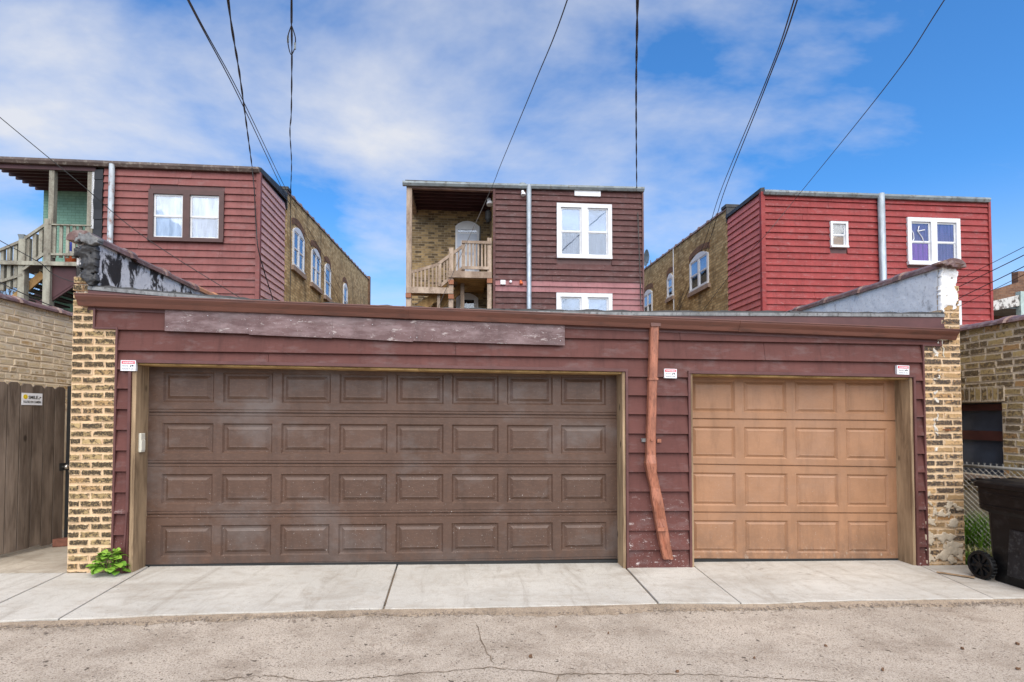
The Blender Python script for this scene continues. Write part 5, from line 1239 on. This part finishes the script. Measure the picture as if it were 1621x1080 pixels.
# ------------------------------------------------------------------ left house
LF = frame_at(15.5, 405)
lef = thing('left_house', 'dusty rose sided two-storey house with a green brick porch and long tan brick flank', 'house', LF)
SLr, SLs = Surf(lef, 'rear', 0.0), Surf(lef, 'right', 0.0)
px = LF.px; ZT = 8.58; x0 = px(163, 340)[0]; xh0 = -6.95; YB = 1.6
mb = MB(); mb.box(x0, 0, 0, 2.25, -.5, ZT); wall = mb.build('rear_wall', m_trim, lef)
wn_ = (px(237, 340)[0], px(356, 340)[0], px(296, 384)[1], px(296, 302.5)[1])
expo = .203
clapboards(SLr, wall, lambda *k: m_left_siding, x0 + .02, -.05, ZT - .05, -.3, expo, [wn_], .046, 5)
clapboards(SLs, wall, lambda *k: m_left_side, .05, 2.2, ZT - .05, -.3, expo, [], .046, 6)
mb = MB(); mb.box(-.05, .066, -.066, .05, -.4, ZT - .02); mb.build('corner_trim', m_left_siding, lef)
window(SLr, lef, *wn_, 2, casing=.13, mull=.18, mcase=plain('dark_brown_casing', (.085, .04, .035), .5, .15), fills=[(m_film, m_film), (m_film, m_filmd)])
spout(lef, SLr, px(176.5, 320)[0], px(185, 320)[0], -.2, ZT + .02, m_rusty, .05, .2, lean=-.05)
a = px(149, 340)[0]; mb = MB(); r5 = random.Random(2)
nv = 16; zz_ = [4.0 + (ZT - .1 - 4.0) * i / nv for i in range(nv + 1)]
for i in range(nv): 
    o0, o1 = r5.uniform(.02, .07), r5.uniform(.02, .07); mb.hexa([(a, .1, zz_[i]), (x0 + .015, .1, zz_[i]), (x0 + .015, -.03 - o0, zz_[i]), (a, -.0 - o0, zz_[i]), (a, .1, zz_[i + 1]), (x0 + .015, .1, zz_[i + 1]), (x0 + .015, -.03 - o1, zz_[i + 1]), (a, -o1, zz_[i + 1])])
mb.build('tar_paper', m_tarpaper, lef)
g0, g1 = px(0, 247.5, -.16), px(406, 264, -.16); sl_ = (g1[1] - g0[1]) / (g1[0] - g0[0])
roof_gutter(lef, xh0 - .2, .04, g1[1] + sl_ * (xh0 - .24 - g1[0]), g1[1], .14, m_gutdark)
mb = MB(); mb.hexa([(xh0 - .1, -.03, ZT - .02), (.0, -.03, ZT - .02), (.0, 18, 9.5), (xh0 - .1, 18, 9.5), (xh0 - .1, -.03, ZT + .06), (.0, -.03, ZT + .06), (.0, 18, 9.6), (xh0 - .1, 18, 9.6)]); mb.build('roof', m_roofing, lef)
ya, za = LF.pxx(406, 264, .0); yb, zb = LF.pxx(449, 303, 0.0)
mb = MB(); mb.hexa([(-.06, -.05, ZT - .02), (.07, -.05, ZT - .02), (.07, 2.25, ZT - .02 + (zb - za) * .4), (-.06, 2.25, ZT + (zb - za) * .4), (-.06, -.05, ZT + .14), (.07, -.05, ZT + .12), (.07, 2.25, zb), (-.06, 2.25, zb)]); mb.build('side_flashing', m_tar, lef)
# brick flank
yA, zA = LF.pxx(454.5, 302, .03); yB_, zB = LF.pxx(583, 441, .03)
SLb = Surf(lef, 'right', .03)
brick_side(SLb, lef, yA, yB_, -.5, zA - .05, zB - .05, m_bw_l, .32, m_tile)
mb = MB(); mb.box(-6.9, -.3, 2.3, yB_ - .02, -.5, 8.5); mb.build('main_block', m_bw_far, lef)
mb = MB(); mb.box(-.75, .05, yA - .04, yA + .0, 8.4, zA + .02); mb.box(-.76, .08, yA - .06, yA + .3, zA + .021, zA + .12); mb.build('parapet_return', m_tar, lef)
mb = MB(); mb.box(-.3, .12, yB_, yB_ + .3, -.5, zB + .15); mb.box(-.4, .2, yB_ - .1, yB_ + .4, 6.0, 6.25); mb.build('front_parapet', m_bw_far, lef)
for uA, uB, t, b, n in ((463, 480.5, 359, 421, 2), (492.5, 506.5, 393, 448, 2), (513.6, 522.5, 418, 468, 1), (543, 549, 450, 500, 1)): side_window(SLb, lef, uA, uB, t, b, n, .03, LF, [(m_lace, m_dark)])
# porch of the left house
mb = MB(); mb.box(xh0 + .05, x0, YB, 2.3, -.5, ZT - .05); mb.build('porch_back_wall', m_bw_green, lef)
zc = px(100, 270)[1]
mb = MB(); mb.box(xh0 - .1, x0 - .2, -.03, .1, zc, ZT - .02); mb.build('beam', m_maroon, lef)
mb = MB(); mb.box(xh0 - .1, x0 - .02, .101, YB - .002, zc + .13, zc + .17); mb.build('ceiling', m_maroon, lef)
for i in range(6):
    y = .26 + i * .24; mb = MB(); mb.box(xh0 - .1, x0 - .02, y, y + .05, zc + .01, zc + .129); mb.build('joist', m_maroon, lef)
for (u0, u1, vt, vb, m) in ((78, 84, 267, 356, m_deck_g), (139, 145, 271, 420, m_deck_g), (145.8, 149, 270, 362, m_white)): vpost(u0, u1, vt, vb, 0.0, m, lef, LF, 'post')
vpost(70, 78, 346, 482, -.02, m_deck_g, lef, LF, zb=-.4); vpost(29.5, 37.5, 373, 470, -.02, m_deck_g, lef, LF, zb=-.4)
a, zt = px(28.5, 371, -.03); b, zb = px(38.5, 378, -.03); mb = MB(); mb.hexa([(a + .02, -.02, zb), (b - .02, -.02, zb), (b - .02, .12, zb), (a + .02, .12, zb), (a, -.05, zt), (b, -.05, zt), (b, .15, zt), (a, .15, zt)]); mb.build('post_cap', m_gutgrey, lef)
for (u0, u1, v0, v1, nm) in ((77, 145, 354.5, 358, 'top_rail'), (77, 120, 400.5, 405, 'bottom_rail')):
    a, zt = px(u0, v0, -.01); b, zb = px(u1, v1, -.01); mb = MB(); mb.box(a, b, -.02, .04, zb, zt); mb.build(nm, m_deck_g, lef)
zt = px(100, 357)[1]; zb = px(100, 402)[1]
for u in (86, 96.5, 107, 117, 127, 137):
    a, _ = px(u - 2.4, 380, .05); b, _ = px(u + 2.4, 380, .05); mb = MB(); mb.box(a, b, .041, .08, zb - .1, zt); mb.build('baluster', m_deck_g, lef)
_, a, b, z0, z1 = rim(-8, 145, 412, 421.5, -.08, m_deck_g, lef, LF)
mb = MB(); mb.box(a, x0, -.03, YB, z1 - .05, z1 - .002); mb.build('landing_floor', m_maroon, lef)
slope_rail(lef, LF, [(72, 356), (34, 382), (-6, 399)], .02, .06, .07, m_deck_g); slope_rail(lef, LF, [(70, 402), (55, 412)], .02, .05, .07, m_deck_g); slope_rail(lef, LF, [(36, 435), (-6, 448)], .0, .05, .07, m_deck_g); slope_rail(lef, LF, [(36, 428), (50, 417)], -.03, .05, .06, m_deck_g)
for u, vt, vb in ((64, 362, 405), (54, 370, 414), (43.5, 377, 414), (24, 386, 413), (13.5, 390, 412), (3, 394, 412)): vpost(u - 2.4, u + 2.4, vt, vb, .03, m_deck_g, lef, LF, 'baluster')
for u, vt, vb in ((24, 417, 455), (13.5, 418, 457), (3, 418, 460)): vpost(u - 2.4, u + 2.4, vt, vb, .03, m_deck_g, lef, LF, 'baluster')
for (p0, p1, y, m, w) in (((69, 434), (36, 462), .2, m_deck_y, .2), ((120, 446), (76, 475), .1, m_maroon, .2), ((118, 424), (76, 458), 1.1, m_maroon, .24)):
    a, b = px(*p0, y), px(*p1, y); d = Vector((b[0] - a[0], 0, b[1] - a[1])); mb = MB(); mb.bar((a[0], y, a[1]), (b[0] + d.x, y, b[1] + d.z), .06, w); mb.build('stringer', m, lef)
    for i in range(8):
        t = i / 7 * 1.8; mb = MB(); x = a[0] + d.x * t; z = a[1] + d.z * t + .1; mb.box(x - .14, x + .14, y + .031, y + .95, z, z + .05); mb.build('tread', m_maroon if m is m_maroon else m_deck_g, lef)
mb = MB(); pl_ = [px(u_, v_, .05) for u_, v_ in ((78, 422), (120, 422), (120, 447), (78, 475))]; mb.prism([(x_, .06, z_) for x_, z_ in pl_], [(x_, .09, z_) for x_, z_ in pl_]); mb.build('stair_panel', m_maroon, lef)
# things on the left porch
q = px(112, 405, .45); bt = thing('detergent_bottle', 'blue and white bottle standing on an orange bucket on the green porch', 'bottle', loc=LF.wor(q[0], .45, z1), rz=TH)
mb = MB(); mb.tube([(0, 0, .34), (0, 0, .36), (0, 0, .62), (0, 0, .70), (0, 0, .76)], [.05, .07, .07, .035, .03], 12); mb.build('bottle_body', m_blue, bt)
mb = MB(); mb.tube([(0, 0, .70), (0, 0, .80)], .036, 10); mb.build('cap', m_white, bt); mb = MB(); mb.tube([(0, 0, .36), (0, 0, .43)], .072, 12); mb.build('label_band', m_white, bt)
bk = tag(MB().tube([(0, 0, 0), (0, 0, .33)], [.12, .15], 14).build('bucket', m_orange), 'orange bucket under the blue bottle on the green porch', 'bucket'); bk.location = LF.wor(q[0], .45, z1 + .0)

# ------------------------------------------------------------------ right house
RF = frame_at(16.8, 1211)
rig = thing('right_house', 'bright red sided two-storey house with grey downspout and tan brick flank', 'house', RF)
SRr, SRs = Surf(rig, 'rear', 0.0), Surf(rig, 'left', 0.0)
px = RF.px; ZT = 8.56; xe = px(1566, 400)[0]
mb = MB(); mb.box(0, xe, 0, 2.25, -.5, ZT); wall = mb.build('rear_wall', m_trim, rig)
w1_ = (px(1312.5, 370)[0], px(1340, 370)[0], px(1326, 393)[1], px(1326, 352)[1])
w2_ = (px(1434, 380)[0], px(1517, 380)[0], px(1475, 421)[1], px(1475, 346.5)[1])
w3_ = (w2_[0], px(1518.5, 490)[0], w2_[2] - 3.1, px(1517, 477)[1])
clapboards(SRr, wall, lambda *k: m_right_siding, .06, xe - .05, ZT - .04, -.3, .2035, [w1_, w2_, w3_], .046, 8)
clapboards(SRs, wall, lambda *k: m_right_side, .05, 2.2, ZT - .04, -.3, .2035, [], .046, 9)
mb = MB(); mb.box(-.066, .06, -.066, .05, -.4, ZT - .02); mb.build('corner_trim', m_right_siding, rig)
mb = MB(); mb.box(xe - .05, xe + .03, -.066, .05, -.4, ZT - .02); mb.build('corner_trim', m_right_siding, rig)
window(SRr, rig, *w1_, 1, casing=.07, fills=[(m_dark, m_ply)])
window(SRr, rig, *w2_, 2, casing=.13, mull=.2, fills=[(m_dimcurt, m_purple), (m_dimcurt, m_dimcurt)])
window(SRr, rig, *w3_, 2, casing=.13, mull=.2, fills=[(m_dimcurt, m_dark)])
# torn strips of tape across the upper left pane
for pts in ([(1441, 361), (1446, 369), (1447, 378), (1443, 386)], [(1455, 358), (1453, 366), (1460, 376), (1463, 384)], [(1454, 366), (1464, 364)]):
    tp = MB(); tp.tube([(px(u_, v_, -.04)[0], -.038, px(u_, v_, -.04)[1]) for u_, v_ in pts], .016, 4); tp.build('tape_strip', m_plate, rig)
spout(rig, SRr, px(1387, 400)[0], px(1396.5, 400)[0], -.2, ZT + .02, m_galv, .04, .2, lean=.06)
g0, g1 = px(1211, 300, -.16), px(1569, 313, -.16)
roof_gutter(rig, g0[0], g1[0], g0[1], g1[1], .13, m_gutdark if False else m_gutgrey)
mb = MB(); mb.hexa([(0, -.03, ZT - .02), (xe, -.03, ZT - .02), (xe, 18, 9.2), (0, 18, 9.2), (0, -.03, ZT + .05), (xe, -.03, ZT + .05), (xe, 18, 9.3), (0, 18, 9.3)]); mb.build('roof', m_roofing, rig)
yb, zb = RF.pxx(1156, 338, .0)
mb = MB(); mb.hexa([(-.07, -.05, ZT - .03), (.06, -.05, ZT - .03), (.06, 2.25, ZT + .0), (-.07, 2.25, ZT - .03), (-.07, -.05, ZT + .1), (.06, -.05, ZT + .12), (.06, 2.25, zb + .05), (-.07, 2.25, zb)]); mb.build('side_flashing', m_tar, rig)
SRb = Surf(rig, 'left', .03)
yA, zA = RF.pxx(1150, 329.5, -.03); yB_, zB = RF.pxx(1000, 441, -.03)
SRb = Surf(rig, 'left', -.03)
brick_side(SRb, rig, yA, yB_, -.5, zA - .05, zB - .05, m_bw_r, .32, m_tile)
mb = MB(); mb.box(.3, xe - .05, 2.3, yB_ - .02, -.5, 8.4); mb.build('main_block', m_bw_far, rig)
mb = MB(); mb.box(-.05, .40, yA - .04, yA, 8.4, zA + .02); mb.box(-.08, .40, yA - .06, yA + .3, zA + .021, zA + .12); mb.build('parapet_return', m_tar, rig)
for uA, uB, t, b, n in ((1122, 1092.7, 396, 449, 2), (1066, 1057, 435, 469, 1), (1033, 1019.5, 459, 500, 2)): side_window(SRb, rig, uA, uB, t, b, n, -.03, RF, [(m_sky_blind, m_dark)])
ya, za = RF.pxx(1066.5, 392, -.04)
mb = MB(); mb.tube([(-.06, ya, za), (-.06, ya, 3.0)], .022, 6); mb.build('conduit', m_white, rig)
# satellite dish on the flank's parapet
ys, zs = RF.pxx(1026, 421, -.03)
dish = thing('satellite_dish', 'small grey satellite dish on the parapet of the red house', 'dish', loc=RF.wor(.1, ys, zs + .05), rz=TH)
mb = MB(); mb.tube([(0, 0, -.35), (0, 0, .25)], .025, 8); mb.build('mast', m_gutgrey, dish)
db_ = MB(); n = 14; rings = [[(-.12 - .16 * (1 - k) , .42 * k * math.cos(6.2832 * i / n), .35 + .42 * k * math.sin(6.2832 * i / n)) for i in range(n)] for k in (.15, .6, 1.0)]
rings = [[(-.10 - .13 * k * k, y, z) for (_, y, z) in q] for q, k in zip(rings, (.15, .6, 1.0))]
db_.pts([p for q in rings for p in q], [(k * n + i, k * n + (i + 1) % n, (k + 1) * n + (i + 1) % n, (k + 1) * n + i) for k in (0, 1) for i in range(n)] + [tuple(range(n))]); db_.build('reflector', m_gutgrey, dish, smooth=True)
mb = MB(); mb.tube([(-.1, 0, .1), (-.5, 0, .28)], .014, 6); mb.box(-.56, -.48, -.04, .04, .25, .33); mb.build('feed_arm', m_gutgrey, dish)

# ------------------------------------------------------------------ far right: neighbour beyond the red house
FF = frame_at(21.0, 1560)
far = thing('far_brick_house', 'brown brick house with a peeling white porch eave beyond the red house', 'house', FF)
p0 = FF.px(1555, 487); p1 = FF.px(1750, 487)
mb = MB(); mb.box(-.4, 7, 1.5, 8, -.5, FF.px(1600, 478, 1.5)[1]); mb.build('wall', m_bw_far, far)
ra_, rz_ = FF.px(1560, 482); rb2, rz2 = FF.px(1617, 470)
e0, e1 = FF.px(1560, 483.5)[1], FF.px(1560, 466)[1]
mb = MB(); mb.hexa([(-.3, -.05, e0 - .35), (1.5, -.05, e0 + .0), (1.5, .05, e0 + .0), (-.3, .05, e0 - .35), (-.3, -.05, e0), (1.5, -.05, e0 + .42), (1.5, .05, e0 + .42), (-.3, .05, e0)]); mb.build('eave_board', coat('peeling_eave_paint', (.6, .58, .55), (.1, .08, .07), .48, .56), far)
mb = MB(); mb.box(-.3, 6, .06, 1.49, e0 - .1, e0 - .02); mb.build('porch_roof', m_gutgrey, far)
mb = MB(); xa = FF.px(1612, 480)[0]; mb.box(xa, xa + .2, -.1, .1, -.5, e0 + .55); mb.build('porch_post', plain('pale_green_post', (.4, .5, .47), .6), far)
q0, q1 = FF.px(1562, 463, 3), FF.px(1612, 447, 3)
mb = MB(); mb.prism([(-.2, 3, 3), (8, 3, 3), (8, 3, q1[1] + .6), (q1[0], 3, q1[1] + .5), (q1[0], 3, q1[1]), (q0[0], 3, q0[1])], [(-.2, 3.3, 3), (8, 3.3, 3), (8, 3.3, q1[1] + .6), (q1[0], 3.3, q1[1] + .5), (q1[0], 3.3, q1[1]), (q0[0], 3.3, q0[1])]); mb.build('gable_parapet', m_bw_far, far)

# ------------------------------------------------------------------ bare trees far behind
def bare_tree(label, u, v_top, Y, seed, spread):
    r = random.Random(seed); t = at(u, v_top, Y); H = t.z + .3; root = thing('bare_tree', label, 'tree', loc=(t.x, Y, -.3))
    tm = MB(); tm.tube([(0, 0, 0), (.05, 0, H * .3), (-.03, .05, H * .55)], [.16, .12, .08], 7); tm.build('trunk', m_bark, root)
    cm = MB()
    def br(p, d, L, rad, dep):
        q = p + d * L; cm.tube([p, (p + q) / 2 + Vector((r.uniform(-.05, .05), r.uniform(-.05, .05), r.uniform(0, .08))) * L, q], [rad, rad * .8, rad * .6], 4, False)
        if dep:
            for _ in range(3): br(p + d * L * r.uniform(.55, 1), (d + Vector((r.uniform(-1, 1), r.uniform(-1, 1), r.uniform(-.2, .7))) * spread).normalized(), L * r.uniform(.55, .78), rad * .58, dep - 1)
    for i in range(7): br(Vector((0, 0, H * r.uniform(.35, .55))), Vector((r.uniform(-.7, .7), r.uniform(-.5, .5), r.uniform(.5, 1))).normalized(), H * .2, .05, 4)
    cm.build('crown', m_bark, root)
bare_tree('leafless grey tree seen through the stairs of the green porch', 18, 385, 27, 3, .75)
bare_tree('leafless tree standing beyond the brown brick house', 1598, 428, 34, 8, .75)
bare_tree('leafless shrubby tree just behind the roof of the brown house', 1573, 455, 30, 5, .8)

# ------------------------------------------------------------------ overhead cables
def spline(P, n=14):
    out = []
    for i in range(len(P) - 1):
        a, b, c, d = P[max(i - 1, 0)], P[i], P[i + 1], P[min(i + 2, len(P) - 1)]
        for k in range(n):
            t = k / n; out.append(.5 * ((2 * b) + (c - a) * t + (2 * a - 5 * b + 4 * c - d) * t * t + (3 * b - a - 3 * c + d) * t ** 3))
    out.append(P[-1]); return out
def cable(label, pts, rad=.011, twist=0.0, name='overhead_cable', mat=None, strands=1, group='overhead service cables'):
    P = spline([Vector(p) for p in pts]); mb = MB()
    if strands == 1: mb.tube(P, rad, 6)
    else:
        Q = []
        for a, b in zip(P, P[1:]):
            for k in range(4): Q.append(a.lerp(b, k / 4))
        s = 0.0
        for st in range(strands):
            L = []; s = 0.0
            for i, p in enumerate(Q):
                if i: s += (Q[i] - Q[i - 1]).length
                d = (Q[min(i + 1, len(Q) - 1)] - Q[max(i - 1, 0)]).normalized(); a = d.cross(Vector((0, 1, .3))).normalized(); b = a.cross(d); an = s / twist * 6.283 + st * 6.283 / strands
                L.append(p + (a * math.cos(an) + b * math.sin(an)) * rad * .75)
            mb.tube(L, rad * .8, 5)
    return tag(mb.build(name, mat or m_wire, None, smooth=True), label, 'cable', group)
def L_side(u, v): y, z = LF.pxx(u, v, .10); return LF.wor(.10, y, z)
def R_side(u, v): y, z = RF.pxx(u, v, -.10); return RF.wor(-.10, y, z)
def M_at(u, v, y=-.2): x, z = MF.px(u, v, y); return MF.wor(x, y, z)
def L_at(u, v, y=-.2): x, z = LF.px(u, v, y); return LF.wor(x, y, z)
def R_at(u, v, y=-.2): x, z = RF.px(u, v, y); return RF.wor(x, y, z)
cable('slack cable of a pair passing the brick corner of the rose house', [at(60, -480, 4), at(297, 0, 6.6), at(380, 158, 10.5), at(452, 310, 17.5), L_side(500, 403), L_side(545, 492)], .010)
cable('taut cable of a pair ending on the flank of the rose house', [at(66, -480, 4.1), at(299, 0, 6.7), at(384, 158, 10.6), at(458, 310, 17.8), L_side(511, 403), L_side(556, 492)], .009)
cable('thick twisted cable fixed to the eave corner of the rose house', [at(310, -480, 4), at(361, 0, 7), at(381, 130, 10), L_at(399, 264)], .012, 1.9, strands=2)
cable('black cable drooping down the corner of the rose house, with its shadow line on the flank', [L_at(399, 266), L_at(402.5, 300), L_at(405, 350, -.1), L_side(410, 400), L_side(430, 468), L_side(432, 480)], .014, mat=m_wire_b)  # lower run over the side wall is the wire's shadow, modelled as cable
cable('wavy twisted cable with a splice hanging to the tan brick flank', [at(463, -480, 4), at(461.5, 0, 7), at(461.5, 42, 7.9), at(462, 90, 9), at(461, 180, 11.5), at(459, 210, 13), at(461.5, 260, 15.5), L_side(460, 312), L_side(460, 400), L_side(459, 480)], .010, 2.1, strands=2)
P0 = [at(461.5, 40, 7.85), at(455.5, 60, 8.2), at(458, 80, 8.6), at(461.5, 88, 8.9)]; P1 = [at(461.5, 40, 7.85), at(467.5, 60, 8.2), at(466.5, 76, 8.6), at(461.5, 88, 8.9)]
sp = thing('cable_splice', 'open loop of spliced strands with clamps on the wavy cable', 'cable splice', loc=at(461.5, 64, 8.3))
o_ = Vector(sp.location)
for q in (P0, P1):
    mb = MB(); mb.tube([p - o_ for p in spline(q, 8)], .008, 6); mb.build('strand', m_wire, sp)
for (u, v) in ((455.8, 62), (467, 73), (462, 52)):
    a, b = at(u, v - 5, 8.3) - o_, at(u, v + 5, 8.3) - o_; mb = MB(); mb.tube([a, b], .016, 8); mb.build('clamp', m_gutgrey, sp)
cable('thin grey cable crossing in front of the timber stair porch', [at(1040, -480, 4), at(898, 0, 7), at(845, 135, 10), at(793, 260, 15), M_at(777, 300), M_at(724, 417, -.4), M_at(688, 500, -.4)], .009)
cable('heavy twisted cable running down the corner of the plum house', [at(1013, -480, 4), at(1009, 0, 7), at(1007, 160, 11.5), M_at(1008, 296), M_at(1010, 350, -.12), M_at(1013, 430, -.12), M_at(1015, 500, -.12)], .014, 2.3, strands=2)
cable('left cable of a close pair ending on the red house brick flank', [at(1390, -480, 4), at(1257, 0, 6.8), at(1210, 135, 10), at(1140, 305, 16.5), R_side(1112, 392), R_side(1068, 495)], .010)
cable('right cable of a close pair ending on the red house brick flank', [at(1400, -480, 4.1), at(1262, 0, 6.9), at(1213, 135, 10), at(1146, 305, 16.6), R_side(1119, 392), R_side(1073, 495)], .011)
cable('thin lone cable crossing the corner of the red house', [at(1800, -480, 4), at(1495, 0, 6.8), at(1400, 140, 9.5), R_at(1268, 304, -.6), R_at(1212, 372, -.5), R_side(1168, 420), R_side(1108, 498)], .008)
for (v0, v1, e, txt) in ((391, 452, 452, 'uppermost'), (404, 463, 463, 'second highest'), (422, 481, 481, 'third highest'), (435, 494, 494, 'lowest')):
    rr_ = .008 if txt in ('uppermost', 'lowest') else .0115
    cable(txt + ' of four cables slanting across the end of the red house', [at(2100, 391 - 260 + (v0 - 391), 9.5), at(1760, v0 - 72, 11.5), at(1621, v0, 13), R_at(1500, v1, -.35), R_at(1470, v1 + 16, -.04)], rr_, mat=m_wire_b, group='cables slanting past the red house')
cable('thin black cable crossing the window wall of the rose house', [at(-330, -90, 7.5), at(-60, 135, 8.3), at(0, 186, 8.5), at(120, 285, 9), at(250, 390, 9.7), G.wor(-2.95, 4.2, 2.77)], .007, mat=m_wire_b)
cable('black cable crossing in front of the green porch stair', [at(-330, 190, 8), at(-60, 346, 8.6), at(0, 381, 8.8), at(60, 414, 9.1), at(118, 447, 9.4), G.wor(-4.5, 3.6, 3.3)], .007, mat=m_wire_b)
cable('black cable sagging low over the limewashed wall coping', [at(-330, 260, 6.4), at(-60, 415, 6.9), at(0, 447, 7.1), at(28, 461, 7.2), at(78, 483, 7.5), at(117, 497, 7.8), at(165, 530, 8.2)], .007, mat=m_wire_b)
